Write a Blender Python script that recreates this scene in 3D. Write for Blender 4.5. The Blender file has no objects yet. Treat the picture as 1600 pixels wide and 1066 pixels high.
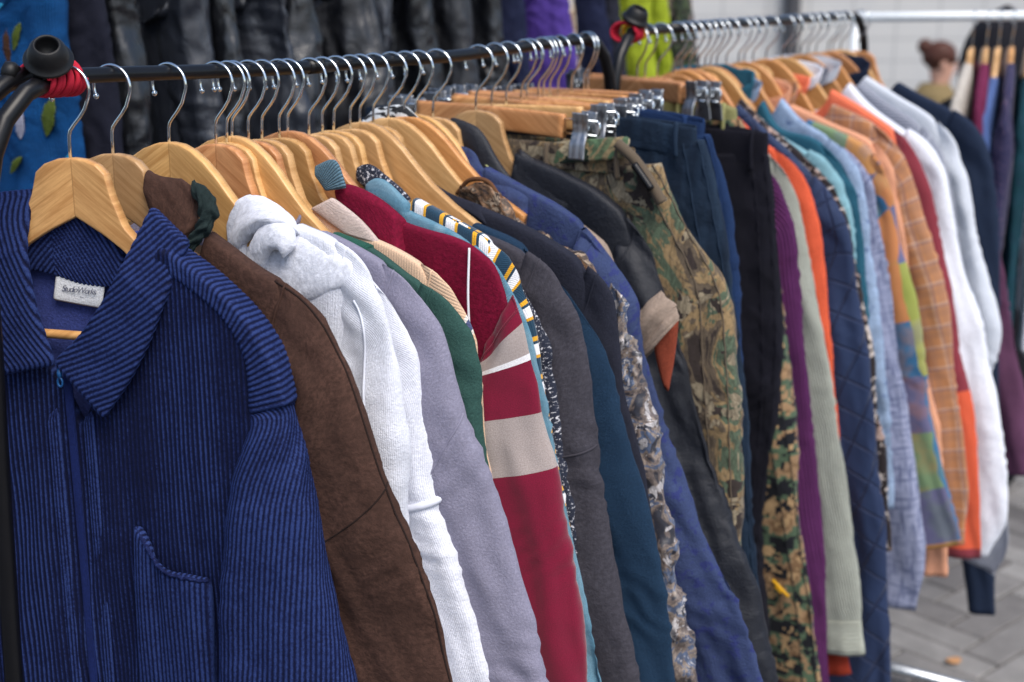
import bpy, math, random
import numpy as np
from mathutils import Vector
R = math.radians
sc = bpy.context.scene
C = sc.collection

# ---------------------------------------------------------------- camera, sky, sun, exposure
EYE = 1.60
cam = bpy.data.cameras.new('camera'); cam_o = bpy.data.objects.new('camera', cam); C.objects.link(cam_o)
cam_o.location = (0, 0, EYE); cam_o.rotation_euler = (R(90 - 14.7), 0, 0)
cam.sensor_width = 36; cam.lens = 50; cam.clip_start = 0.05; cam.clip_end = 600
cam.dof.use_dof = True; cam.dof.focus_distance = 1.42; cam.dof.aperture_fstop = 4.6
sc.camera = cam_o
w = bpy.data.worlds.new('World'); sc.world = w; w.use_nodes = True
wn = w.node_tree; bg = wn.nodes['Background']
sky = wn.nodes.new('ShaderNodeTexSky'); sky.sky_type = 'NISHITA'; sky.sun_disc = False
SUN_EL, SUN_AZ = 56, 150     # azimuth of the light's source, clockwise from +Y
sky.sun_elevation = R(SUN_EL); sky.sun_rotation = R(SUN_AZ); sky.dust_density = 2.0; sky.air_density = 1.0
wn.links.new(sky.outputs[0], bg.inputs[0]); bg.inputs[1].default_value = 0.082
sun = bpy.data.lights.new('sun', 'SUN'); sun.energy = 1.5; sun.angle = R(40); sun.color = (1.0, .94, .86)
so = bpy.data.objects.new('sun', sun); C.objects.link(so)
sd = Vector((math.sin(R(SUN_AZ)) * math.cos(R(SUN_EL)), math.cos(R(SUN_AZ)) * math.cos(R(SUN_EL)), math.sin(R(SUN_EL))))
so.rotation_euler = sd.to_track_quat('Z', 'Y').to_euler()
sc.view_settings.view_transform = 'Standard'; sc.view_settings.look = 'None'; sc.view_settings.exposure = 1.15
sc.cycles.max_bounces = 6; sc.cycles.diffuse_bounces = 3; sc.cycles.glossy_bounces = 3
sc.cycles.use_adaptive_sampling = True

# ---------------------------------------------------------------- measured layout (metres)
A0 = R(33)                                   # heading of the rails
DV = np.array([math.sin(A0), math.cos(A0), 0.]); EV = np.array([DV[1], -DV[0], 0.])
P0 = np.array([-.396, 1.36, 0.])
RR, WR = .0075, .0016                        # rail and hook wire radius
GAR = {'blue': (-0.0282, -16,
          [(0.1078, -0.1605), (0.1539, -0.1885), (0.1935, -0.2207), (0.2166, -0.2561), (0.2278, -0.2948), (0.2478, -0.3893), (0.2651, -0.4903),
           (0.2819, -0.5811)]),
 'brown': (0.0232, -12,
           [(0.1073, -0.1495), (0.1618, -0.1794), (0.2175, -0.2045), (0.2442, -0.2368), (0.2689, -0.2895), (0.2997, -0.3722), (0.331, -0.4509),
            (0.3689, -0.5763)]),
 'hoodie': (0.0966, -9,
            [(0.155, -0.1445), (0.1993, -0.1572), (0.2337, -0.178), (0.2523, -0.2062), (0.2635, -0.2565), (0.2735, -0.3063), (0.2802, -0.3507),
             (0.2741, -0.411), (0.281, -0.491), (0.3093, -0.601)]),
 'white2': (0.1628, -8,
            [(0.1469, -0.1786), (0.1906, -0.2002), (0.22, -0.2266), (0.2405, -0.2574), (0.2511, -0.3092), (0.2589, -0.369), (0.266, -0.4285),
             (0.2866, -0.4879), (0.3051, -0.5571), (0.3246, -0.6329)]),
 'lavender': (0.1818, -8,
              [(0.09, -0.1598), (0.1643, -0.1793), (0.2255, -0.2095), (0.2555, -0.2461), (0.2693, -0.291), (0.2833, -0.3363), (0.3117, -0.4004),
               (0.3389, -0.4791), (0.3841, -0.6273)]),
 'green': (0.2119, -8,
           [(0.1111, -0.1744), (0.1569, -0.1841), (0.2048, -0.2081), (0.2489, -0.232), (0.2741, -0.2629), (0.2861, -0.3157), (0.2895, -0.3703),
            (0.3046, -0.4381), (0.3208, -0.5068), (0.3581, -0.6357)]),
 'cream': (0.234, -8,
           [(0.0653, -0.1509), (0.1233, -0.1719), (0.1892, -0.1926), (0.2346, -0.2168), (0.2624, -0.2547), (0.2745, -0.315), (0.2816, -0.384),
            (0.3113, -0.5087), (0.334, -0.5856), (0.3516, -0.6572)]),
 'burgundy': (0.2586, -8,
              [(0.0789, -0.1383), (0.1634, -0.1622), (0.2488, -0.182), (0.2854, -0.2106), (0.3073, -0.2545), (0.3191, -0.3011), (0.3303, -0.3552),
               (0.3454, -0.4166), (0.3609, -0.5005), (0.3829, -0.6605)]),
 'denim': (0.2733, -8,
           [(0.1107, -0.1372), (0.1611, -0.1524), (0.2246, -0.1744), (0.2692, -0.2061), (0.2949, -0.2446), (0.3172, -0.3113), (0.3376, -0.3932),
            (0.3632, -0.505), (0.3976, -0.6635)]),
 'stripe': (0.311, -8,
            [(0.1378, -0.1425), (0.1839, -0.1596), (0.2287, -0.1776), (0.2672, -0.2064), (0.2838, -0.2453), (0.2954, -0.3077), (0.3117, -0.3777),
             (0.3389, -0.5143), (0.3682, -0.6865)]),
 'boucle': (0.3321, -8,
            [(0.1308, -0.1508), (0.1941, -0.1836), (0.237, -0.2111), (0.2654, -0.2355), (0.2838, -0.2743), (0.2932, -0.3273), (0.3013, -0.3848),
             (0.3274, -0.5238), (0.3532, -0.6995)]),
 'charcoal': (0.3572, -8,
              [(0.1771, -0.1789), (0.2335, -0.1956), (0.2812, -0.2222), (0.3051, -0.2593), (0.3201, -0.3154), (0.3405, -0.4085), (0.3534, -0.4895),
               (0.3749, -0.6019), (0.3949, -0.7013)]),
 'petrol': (0.3817, -8,
            [(0.1691, -0.1781), (0.2188, -0.1934), (0.2657, -0.2206), (0.3007, -0.2609), (0.3295, -0.2979), (0.3567, -0.3757), (0.3856, -0.4769),
             (0.4112, -0.5806), (0.4325, -0.7037)]),
 'blackblazer': (0.4251, -8,
                 [(0.1043, -0.1583), (0.1663, -0.1733), (0.2249, -0.1921), (0.2843, -0.2242), (0.3134, -0.2495), (0.33, -0.311), (0.3357, -0.3593),
                  (0.3634, -0.4787), (0.3999, -0.6645)]),
 'satin': (0.4602, -8,
           [(0.0983, -0.1492), (0.1699, -0.1837), (0.2371, -0.2083), (0.2773, -0.2306), (0.3054, -0.2566), (0.3263, -0.3151), (0.3455, -0.3665),
            (0.366, -0.4573), (0.3866, -0.566), (0.4077, -0.6773), (0.4195, -0.7421)]),
 'zebra': (0.4873, -8, [(0.0045, -0.1039), (0.0517, -0.1362), (0.0981, -0.164), (0.1526, -0.1983)]),
 'bluepat': (0.5151, -8,
             [(0.0983, -0.1342), (0.153, -0.1551), (0.2127, -0.1798), (0.2625, -0.2176), (0.2933, -0.2636), (0.3172, -0.3513), (0.3472, -0.4434),
              (0.3936, -0.5342), (0.4371, -0.6259), (0.4801, -0.7528)]),
 'khaki': (0.5533, -8, [(0.1106, -0.1709), (0.184, -0.1886), (0.2526, -0.2305), (0.3027, -0.2655), (0.3377, -0.3016), (0.3388, -0.3094)]),
 'blackpad': (0.6475, -8,
              [(0.0585, -0.1343), (0.1185, -0.1519), (0.1937, -0.184), (0.2469, -0.2294), (0.2759, -0.2864), (0.3079, -0.3838), (0.341, -0.4996),
               (0.3795, -0.6078), (0.4087, -0.6921), (0.4307, -0.7974)]),
 'camo': (0.6855, -4,
          [(0.2153, -0.1047), (0.2518, -0.1526), (0.2975, -0.2223), (0.3413, -0.292), (0.3561, -0.3819), (0.3646, -0.4831), (0.3724, -0.587),
           (0.3824, -0.8231)]),
 'jeans': (0.7602, -2,
           [(0.2674, -0.0851), (0.3006, -0.2083), (0.3306, -0.3322), (0.3475, -0.4341), (0.3586, -0.5211), (0.3756, -0.6545), (0.3872, -0.7454),
            (0.3929, -0.8688)]),
 'bluetrouser': (0.8058, -2, [(0.256, -0.0938), (0.2793, -0.158), (0.3023, -0.2758), (0.3189, -0.4508), (0.3308, -0.7295)]),
 'blacktrouser': (1.0927, 0,
                  [(0.2306, -0.1821), (0.2476, -0.2773), (0.2613, -0.3844), (0.2679, -0.4945), (0.2657, -0.6403), (0.257, -0.7492),
                   (0.2665, -1.061)]),
 'digital': (1.123, 0,
             [(0.1644, -0.1199), (0.221, -0.2743), (0.2452, -0.443), (0.2652, -0.5855), (0.2899, -0.6874), (0.3133, -0.8017), (0.337, -0.9177),
              (0.3575, -1.048)]),
 'purple': (1.1676, 0,
            [(0.1089, -0.1349), (0.1562, -0.1558), (0.2074, -0.2136), (0.236, -0.2543), (0.2528, -0.2928), (0.2626, -0.3372), (0.2749, -0.4277),
             (0.2868, -0.5091), (0.3045, -0.6334), (0.327, -0.7812), (0.3489, -0.9326), (0.3591, -1.047)]),
 'sage': (1.223, 0,
          [(0.0914, -0.1426), (0.1301, -0.1576), (0.1752, -0.1961), (0.2113, -0.2197), (0.2348, -0.2565), (0.249, -0.3013), (0.265, -0.3564),
           (0.2869, -0.4583), (0.3091, -0.5614), (0.3316, -0.6659), (0.3579, -0.7932), (0.3803, -0.9237), (0.3928, -1.0152)]),
 'orange': (1.254, 0,
            [(0.103, -0.1465), (0.1583, -0.1862), (0.2067, -0.2091), (0.239, -0.2447), (0.2544, -0.2897), (0.2687, -0.3507), (0.285, -0.4436),
             (0.3034, -0.5699), (0.3162, -0.6555), (0.3341, -0.7862), (0.3499, -0.8971)]),
 'quilt': (1.2832, 0,
           [(0.0881, -0.1267), (0.1503, -0.1718), (0.2198, -0.2258), (0.2599, -0.2621), (0.2918, -0.3111), (0.3099, -0.3615), (0.328, -0.4438),
            (0.3508, -0.5478), (0.3707, -0.6537), (0.3935, -0.783), (0.4103, -0.9164), (0.4223, -1.0899)]),
 'floral': (1.3129, 0,
            [(0.0798, -0.1209), (0.1428, -0.1698), (0.1918, -0.2009), (0.2323, -0.2283), (0.2607, -0.2658), (0.2784, -0.3062), (0.2952, -0.368),
             (0.3189, -0.4508), (0.3374, -0.535), (0.3524, -0.5985), (0.3698, -0.6621), (0.3804, -0.7387), (0.3933, -0.8619)]),
 'cyan': (1.3382, 0,
          [(0.1256, -0.1733), (0.1929, -0.2023), (0.2333, -0.2236), (0.2667, -0.2685), (0.2794, -0.315), (0.2942, -0.3938), (0.3166, -0.5885),
           (0.3255, -0.8158)]),
 'teal': (1.3691, 0,
          [(0.0969, -0.1239), (0.1299, -0.1703), (0.1992, -0.1868), (0.2454, -0.2156), (0.2757, -0.261), (0.29, -0.3131), (0.301, -0.3984),
           (0.3125, -0.5069), (0.3235, -0.6404), (0.3258, -0.7788)]),
 'lightblue': (1.3927, 0,
               [(0.1232, -0.1241), (0.1615, -0.1594), (0.2101, -0.183), (0.245, -0.2074), (0.2716, -0.2428), (0.29, -0.3057), (0.3073, -0.4018),
                (0.3341, -0.5538), (0.3718, -0.7767)]),
 'denimprint': (1.4302, 0,
                [(0.134, -0.1699), (0.2078, -0.1953), (0.2571, -0.2266), (0.2839, -0.2624), (0.2982, -0.3101), (0.3221, -0.3845), (0.3414, -0.471),
                 (0.3636, -0.5807), (0.39, -0.7144), (0.4095, -0.828), (0.4234, -0.9087), (0.4175, -1.0136)]),
 'patch': (1.4769, 0,
           [(0.1414, -0.1678), (0.1888, -0.1812), (0.248, -0.2049), (0.2909, -0.2402), (0.3065, -0.3048), (0.326, -0.3918), (0.3534, -0.4786),
            (0.3767, -0.5667), (0.3956, -0.6562), (0.4182, -0.7461), (0.4499, -0.8228), (0.473, -0.8897)]),
 'peach': (1.5108, 0,
           [(0.0918, -0.1455), (0.175, -0.174), (0.2354, -0.1946), (0.2829, -0.2246), (0.2992, -0.2654), (0.3192, -0.3417), (0.3441, -0.4522),
            (0.3848, -0.6199), (0.4214, -0.8035), (0.4401, -0.9709)]),
 'plaid': (1.5483, 0,
           [(0.1582, -0.1444), (0.2202, -0.1665), (0.2702, -0.1915), (0.2976, -0.2253), (0.3181, -0.2908), (0.3444, -0.3561), (0.3727, -0.4327),
            (0.3955, -0.5104), (0.4212, -0.6233), (0.4398, -0.715), (0.453, -0.8088), (0.4573, -0.9183)]),
 'coral': (1.6108, 0,
           [(0.1323, -0.1251), (0.1844, -0.1497), (0.2367, -0.1788), (0.2854, -0.2099), (0.3114, -0.2513), (0.3383, -0.32), (0.3635, -0.4099),
            (0.3877, -0.5006), (0.4121, -0.5921), (0.439, -0.6839), (0.4557, -0.803), (0.4737, -0.9644)]),
 'white': (1.6791, 0,
           [(0.1371, -0.1139), (0.1781, -0.1528), (0.2383, -0.1902), (0.2875, -0.2163), (0.3197, -0.257), (0.3427, -0.3286), (0.3731, -0.42),
            (0.4028, -0.5), (0.4288, -0.6051), (0.455, -0.7113), (0.4884, -0.8297), (0.4901, -0.9309), (0.47, -0.9872)]),
 'greystripe': (1.7207, 0,
                [(0.1409, -0.1162), (0.1946, -0.1489), (0.2516, -0.1813), (0.2982, -0.2172), (0.3256, -0.267), (0.3494, -0.3455), (0.3876, -0.4856),
                 (0.4318, -0.6637), (0.4686, -0.8209), (0.5003, -0.9819), (0.4754, -1.0405)]),
 'white3': (1.7802, 0,
            [(0.1313, -0.1082), (0.2016, -0.1444), (0.265, -0.177), (0.3096, -0.2102), (0.338, -0.2679), (0.3616, -0.3404), (0.3836, -0.4355),
             (0.405, -0.5067), (0.423, -0.5789), (0.4097, -0.6627)]),
 'navyblack': (1.9202, 0,
               [(0.1495, -0.1278), (0.2049, -0.1538), (0.2571, -0.1761), (0.299, -0.2012), (0.3307, -0.2426), (0.3524, -0.2971), (0.372, -0.3833),
                (0.3879, -0.4836), (0.4079, -0.7162), (0.4224, -0.9307), (0.441, -1.2091)]),
 'plum': (2.0021, 0,
          [(0.1517, -0.1649), (0.2351, -0.2053), (0.2966, -0.2528), (0.336, -0.3463), (0.3622, -0.4611), (0.3887, -0.5637), (0.4191, -0.6937),
           (0.4412, -0.7992), (0.4585, -0.9208)])}
HANG = [(139, -0.0282, -16), (204, 0.0232, -12), (291, 0.0969, -8), (364, 0.1628, -8), (384, 0.1818, -8), (392, 0.1895, -8), (415, 0.2119, -8),
 (437, 0.234, -8), (461, 0.2586, -8), (475, 0.2733, -8), (510, 0.311, -8), (529, 0.3321, -8), (551, 0.3572, -8), (572, 0.3817, -8), (587, 0.3996, -8),
 (608, 0.4251, -8), (636, 0.4602, -8), (657, 0.4873, -8), (678, 0.5151, -8), (706, 0.5533, -8), (771, 0.6475, -8), (795, 0.6862, -2),
 (814, 0.7162, -2), (841, 0.7602, -2), (849, 0.7735, -2), (868, 0.8058, -2), (875, 0.8179, -2), (882, 0.8301, -2), (895, 0.8532, -2),
 (915, 0.8895, -2), (934, 0.9249, -2), (940, 0.9363, -2), (1017, 1.0927, 0), (1031, 1.123, 0), (1051, 1.1676, 0), (1075, 1.223, 0), (1088, 1.254, 0),
 (1100, 1.2832, 0), (1112, 1.3129, 0), (1122, 1.3382, 0), (1134, 1.3691, 0), (1143, 1.3927, 0), (1157, 1.4302, 0), (1174, 1.4769, 0),
 (1186, 1.5108, 0), (1199, 1.5483, 0), (1220, 1.6108, 0), (1242, 1.6791, 0), (1255, 1.7207, 0), (1273, 1.7802, 0), (1284, 1.8176, 0),
 (1297, 1.8628, 0), (1313, 1.9202, 0), (1322, 1.9532, 0), (1335, 2.0021, 0), (1359, 2.096, 0)]
PAT = {'leafR_in': [(0.085, -0.127), (0.0689, -0.1649), (0.0448, -0.2076), (0.0143, -0.2465), (-0.0156, -0.276)],
 'leafR_out': [(0.1269, -0.1535), (0.1146, -0.1869), (0.0968, -0.2336), (0.0697, -0.2828), (0.0361, -0.3261)],
 'leafL_in': [(-0.037, -0.1171), (-0.0458, -0.1415), (-0.0424, -0.175), (-0.0327, -0.2243), (-0.0145, -0.2778)],
 'leafL_out': [(-0.0778, -0.1205), (-0.0939, -0.1513), (-0.1051, -0.1949), (-0.1045, -0.2515), (-0.0719, -0.2915)],
 'neck_top': [(-0.0871, -0.1743), (-0.0622, -0.1448), (-0.03, -0.1357), (0.01, -0.1485), (0.048, -0.1751)],
 'neck_bot': [(-0.0814, -0.2076), (-0.0586, -0.1951), (-0.0333, -0.198), (-0.0058, -0.206), (0.0394, -0.2061)],
 'label': [(-0.0303, -0.1976), (0.0116, -0.2012), (-0.0352, -0.2234), (0.0045, -0.228)],
 'zip': [(-0.0111, -0.2744), (-0.0112, -0.2916), (-0.0128, -0.3096)],
 'pocket_top': [(0.0592, -0.4365), (0.0761, -0.4523), (0.0958, -0.4702), (0.1193, -0.476), (0.142, -0.4765)],
 'rod': [(-0.0444, -0.2497), (-0.0063, -0.2551)],
 'placket': [(-0.0148, -0.3128), (-0.0325, -0.6189), (0.0008, -0.3248), (-0.0129, -0.617)],
 'sleeve_in': [(0.1917, -0.2531), (0.19, -0.3079), (0.1723, -0.3726), (0.1586, -0.4717), (0.1503, -0.5851)],
 'yoke_in': [(0.1114, -0.1845), (0.1439, -0.2012), (0.1702, -0.2225), (0.1876, -0.2536), (0.1914, -0.3077)],
 'bcol_top': [(0.0389, -0.0981), (0.0623, -0.1002), (0.0837, -0.1049), (0.0998, -0.1147), (0.1012, -0.139)],
 'bcol_bot': [(0.042, -0.1375), (0.0584, -0.1499), (0.0684, -0.1634), (0.0786, -0.1731), (0.0861, -0.1774)],
 'btrim_o': [(0.095, -0.104), (0.1133, -0.113), (0.1238, -0.1242), (0.1194, -0.1458), (0.1044, -0.1655), (0.0819, -0.1781)],
 'btrim_i': [(0.0986, -0.1148), (0.1045, -0.1283), (0.1034, -0.1436), (0.0931, -0.1592), (0.0784, -0.1704), (0.0702, -0.1749)],
 'hd0A': [(0.0952, -0.1237), (0.0814, -0.1338), (0.0728, -0.1519), (0.074, -0.1712), (0.0813, -0.1881)],
 'hd0B': [(0.116, -0.129), (0.1073, -0.1393), (0.1015, -0.1557), (0.0987, -0.1753), (0.101, -0.1913)],
 'hd1A': [(0.0902, -0.1248), (0.1163, -0.1233), (0.1422, -0.1312), (0.1598, -0.1422), (0.167, -0.1553)],
 'hd1B': [(0.0797, -0.187), (0.0938, -0.1738), (0.1078, -0.1596), (0.1253, -0.1504), (0.1468, -0.1497)],
 'hd2A': [(0.1006, -0.1978), (0.1085, -0.1743), (0.1244, -0.1517), (0.1472, -0.1421), (0.164, -0.1518), (0.1665, -0.1654)],
 'hd2B': [(0.1184, -0.2023), (0.1273, -0.1872), (0.1343, -0.1762), (0.1426, -0.1703), (0.1506, -0.1695), (0.155, -0.1767)],
 'hd3A': [(0.0749, -0.1842), (0.0914, -0.1728), (0.129, -0.1564), (0.1623, -0.1545), (0.1875, -0.1634), (0.2233, -0.1758)],
 'hd3B': [(0.0787, -0.2034), (0.0969, -0.2178), (0.1169, -0.2286), (0.1371, -0.2313), (0.1734, -0.2205), (0.2261, -0.1973)],
 'hd4A': [(0.1296, -0.1741), (0.1396, -0.1668), (0.1524, -0.1655), (0.1583, -0.1725)],
 'hd4B': [(0.1309, -0.1804), (0.1405, -0.1794), (0.1485, -0.1786), (0.1532, -0.1807)],
 'hoodA': [(0.077, -0.1515), (0.0833, -0.1298), (0.1026, -0.1225), (0.1319, -0.1321), (0.1597, -0.1441), (0.1699, -0.1601), (0.1833, -0.1713)],
 'hoodB': [(0.0756, -0.173), (0.0904, -0.1891), (0.1103, -0.2), (0.1343, -0.207), (0.152, -0.205), (0.1746, -0.193), (0.1907, -0.1787)],
 'hood1': [(0.0944, -0.1245), (0.0768, -0.1419), (0.0726, -0.1681), (0.0818, -0.1933), (0.0979, -0.2013)],
 'hood2': [(0.0944, -0.1245), (0.1261, -0.1345), (0.1496, -0.1419), (0.1607, -0.1566), (0.1837, -0.1637)],
 'hood3': [(0.12, -0.1445), (0.1522, -0.1323), (0.1749, -0.1426), (0.166, -0.1682), (0.1425, -0.1674)],
 'lavcol': [(0.0884, -0.158), (0.1189, -0.1773), (0.1022, -0.1729), (0.1244, -0.1854)],
 'ccol': [(0.0634, -0.1545), (0.0902, -0.1404), (0.1102, -0.178), (0.1564, -0.1872)],
 'bucol_t': [(0.0745, -0.1387), (0.0879, -0.1306), (0.1179, -0.1352), (0.1471, -0.1499), (0.1651, -0.162)],
 'bucol_b': [(0.0948, -0.1791), (0.1035, -0.1818), (0.1291, -0.1862), (0.1542, -0.1976), (0.1724, -0.2096)],
 'dcol': [(0.104, -0.1308), (0.1197, -0.1226), (0.1613, -0.1455), (0.1274, -0.1498), (0.1609, -0.1641)],
 'teck': [(0.0609, -0.1111), (0.0874, -0.1023), (0.1026, -0.1312), (0.0773, -0.136)],
 'stcol': [(0.0428, -0.1237), (0.0611, -0.1173), (0.0832, -0.128), (0.1178, -0.1504), (0.0558, -0.141), (0.0824, -0.1534)],
 'bzcol': [(0.0499, -0.1222), (0.1043, -0.156), (0.0679, -0.1514), (0.1355, -0.1761)],
 'navcol': [(0.0456, -0.1493), (0.0634, -0.1441), (0.1043, -0.1598), (0.0581, -0.1752), (0.1038, -0.1903)],
 'satcol_t': [(0.0935, -0.165), (0.112, -0.1474), (0.1416, -0.1481), (0.1523, -0.1602), (0.1699, -0.1777)],
 'satcol_b': [(0.1026, -0.1798), (0.1208, -0.182), (0.1477, -0.1911), (0.1699, -0.1967), (0.1831, -0.2031)],
 'zeb_t': [(-0.0703, -0.0908), (-0.0378, -0.0684), (-0.0038, -0.0689), (0.024, -0.091), (0.0519, -0.1284)],
 'zeb_b': [(-0.0653, -0.1266), (-0.0307, -0.1252), (0.0039, -0.1317), (0.0324, -0.1535), (0.0654, -0.1746)],
 'bpcol_t': [(0.0535, -0.1113), (0.0751, -0.1154), (0.0936, -0.1361), (0.1258, -0.1533), (0.1621, -0.1699)],
 'bpcol_b': [(0.0445, -0.1437), (0.0606, -0.1584), (0.0888, -0.1681), (0.1258, -0.1809), (0.1621, -0.1895)],
 'yel': [(0.0702, -0.1378), (0.1106, -0.1645), (0.0824, -0.153), (0.1125, -0.1748)],
 'dkcol': [(0.0158, -0.0848), (0.0543, -0.0947), (0.0825, -0.1329), (0.1106, -0.1629)],
 'bpadcol': [(0.0624, -0.1307), (0.0994, -0.1532), (0.1283, -0.1828), (0.0556, -0.1674), (0.0802, -0.1952)],
 'khsl_t': [(0.2695, -0.2488), (0.3027, -0.2655), (0.3377, -0.3016)],
 'khsl_b': [(0.2742, -0.2761), (0.2955, -0.3059), (0.3061, -0.3328)],
 'rust': [(0.3378, -0.3055), (0.3357, -0.3416), (0.3269, -0.3992), (0.3061, -0.3328), (0.3134, -0.3602), (0.3225, -0.3916)],
 'camowaist': [(0.0487, -0.1411), (0.11, -0.1231), (0.2111, -0.1114), (0.0436, -0.1621), (0.1302, -0.1468), (0.2072, -0.136)]}
RAIL1 = [(-0.0617, 1.5035), (-0.005, 1.5023), (0.1466, 1.497), (0.3063, 1.4927), (0.4343, 1.4923), (0.5816, 1.491), (0.7255, 1.4942), (0.8303, 1.4965), (0.9259, 1.499)]
RAIL2 = [(1.0638, 1.5042), (1.1968, 1.5045), (1.5926, 1.5038), (2.0343, 1.5025)]

def zrail(t):
    RL = RAIL1 if t < .995 else RAIL2
    return float(np.interp(t, [r[0] for r in RL], [r[1] for r in RL]))
def hub(t): return P0 + DV * t + np.array([0, 0, zrail(t) + RR + WR])
def bend(u):
    return -.12 * np.minimum(np.abs(u), .2)

# ---------------------------------------------------------------- numpy noise
def _h(ix, iy, s):
    n = (ix * 374761393 + iy * 668265263 + s * 974634777) & 0xffffffff
    n = ((n ^ (n >> 13)) * 1274126177) & 0xffffffff
    return ((n ^ (n >> 16)) & 0xffff) / 65535.0
def vn(x, y, s=0):
    x = np.asarray(x, float); y = np.asarray(y, float)
    ix = np.floor(x).astype(np.int64); iy = np.floor(y).astype(np.int64); fx = x - ix; fy = y - iy
    fx = fx * fx * fx * (fx * (fx * 6 - 15) + 10); fy = fy * fy * fy * (fy * (fy * 6 - 15) + 10)
    a = _h(ix, iy, s); b = _h(ix + 1, iy, s); c = _h(ix, iy + 1, s); d = _h(ix + 1, iy + 1, s)
    return (a + (b - a) * fx + (c - a) * fy + (a - b - c + d) * fx * fy) * 2 - 1
def fbm(x, y, s=0, o=3):
    r = 0; k = 1.
    for i in range(o): r = r + k * vn(x * 2 ** i + 17.3 * i, y * 2 ** i + 5.1 * i, s + i); k *= .5
    return r

# ---------------------------------------------------------------- objects
def mesh_obj(name, V, F, mat, parent=None, UV=None, smooth=True):
    me = bpy.data.meshes.new(name)
    V = np.ascontiguousarray(V, dtype=np.float32).reshape(-1, 3)
    F4 = [f for f in F if isinstance(f, np.ndarray)]
    quads = F4[0] if F4 else np.zeros((0, 4), int)
    rest = [f for f in F if not isinstance(f, np.ndarray)]
    loops = np.concatenate([quads.reshape(-1)] + [np.array(f) for f in rest]) if len(rest) else quads.reshape(-1)
    me.vertices.add(len(V)); me.vertices.foreach_set('co', V.reshape(-1))
    me.loops.add(len(loops)); me.loops.foreach_set('vertex_index', loops.astype(np.int32))
    starts = np.concatenate([np.arange(len(quads)) * 4, len(quads) * 4 + np.cumsum([0] + [len(f) for f in rest])[:-1] if rest else np.zeros(0)]).astype(np.int32)
    me.polygons.add(len(starts)); me.polygons.foreach_set('loop_start', starts)
    me.polygons.foreach_set('use_smooth', np.full(len(starts), smooth))
    if UV is not None:
        uvl = me.uv_layers.new(name='UVMap'); u = np.zeros((len(loops), 2), np.float32); u[:len(UV)] = UV
        uvl.data.foreach_set('uv', u.reshape(-1))
    me.update(calc_edges=True); me.validate()
    for m in (mat if isinstance(mat, (list, tuple)) else [mat]): me.materials.append(m)
    o = bpy.data.objects.new(name, me); C.objects.link(o)
    if parent is not None: o.parent = parent
    return o
def tag(o, label=None, cat=None, group=None, kind=None):
    if label: o['label'] = label
    if cat: o['category'] = cat
    if group: o['group'] = group
    if kind: o['kind'] = kind
    return o
def empty(name, loc=(0, 0, 0), rz=0, rx=0, ry=0):
    o = bpy.data.objects.new(name, None); C.objects.link(o); o.location = tuple(loc); o.rotation_euler = (rx, ry, rz); o.empty_display_size = .05
    return o

def grid_faces(ns, nq, wrap):
    i = np.arange(ns - 1)[:, None]; m = nq if wrap else nq - 1; j = np.arange(m)[None, :]
    a = i * nq + j; b = i * nq + (j + 1) % nq; c = (i + 1) * nq + (j + 1) % nq; d = (i + 1) * nq + j
    return np.stack([a, d, c, b], -1).reshape(-1, 4)
def gridmesh(name, V, mat, parent=None, UV=None, wrap=True, caps=True, flip=False):
    ns, nq = V.shape[:2]
    F = grid_faces(ns, nq, wrap)
    if flip: F = F[:, ::-1]
    L = [F]
    if caps and wrap:
        c0 = list(range(nq)); c1 = [(ns - 1) * nq + j for j in range(nq)]
        L.append(c0 if not flip else c0[::-1]); L.append(c1[::-1] if not flip else c1)
    uv = None
    if UV is not None:
        m = nq if wrap else nq - 1
        U = UV if UV.shape[1] == m + 1 else np.concatenate([UV, UV[:, :1]], 1)
        a = U[:-1, :m]; b = U[:-1, 1:m + 1]; c = U[1:, 1:m + 1]; d = U[1:, :m]
        uv = np.stack([a, d, c, b], 2)
        if flip: uv = uv[:, :, ::-1]
        uv = uv.reshape(-1, 2)
    return mesh_obj(name, V, L, mat, parent, uv)
def resample(P, n, smooth=True):
    P = np.array(P, float)
    d = np.concatenate([[0], np.cumsum(np.linalg.norm(np.diff(P, axis=0), axis=1))]); s = np.linspace(0, d[-1], n)
    if not smooth or len(P) < 3:
        return np.stack([np.interp(s, d, P[:, k]) for k in range(P.shape[1])], 1)
    # monotone-ish cubic hermite
    m = np.gradient(P, d, axis=0)
    idx = np.clip(np.searchsorted(d, s, side='right') - 1, 0, len(P) - 2)
    h = (d[idx + 1] - d[idx])[:, None]; t = ((s - d[idx])[:, None]) / h
    return ((2 * t**3 - 3 * t**2 + 1) * P[idx] + (t**3 - 2 * t**2 + t) * h * m[idx] + (-2 * t**3 + 3 * t**2) * P[idx + 1] + (t**3 - t**2) * h * m[idx + 1])
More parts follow.
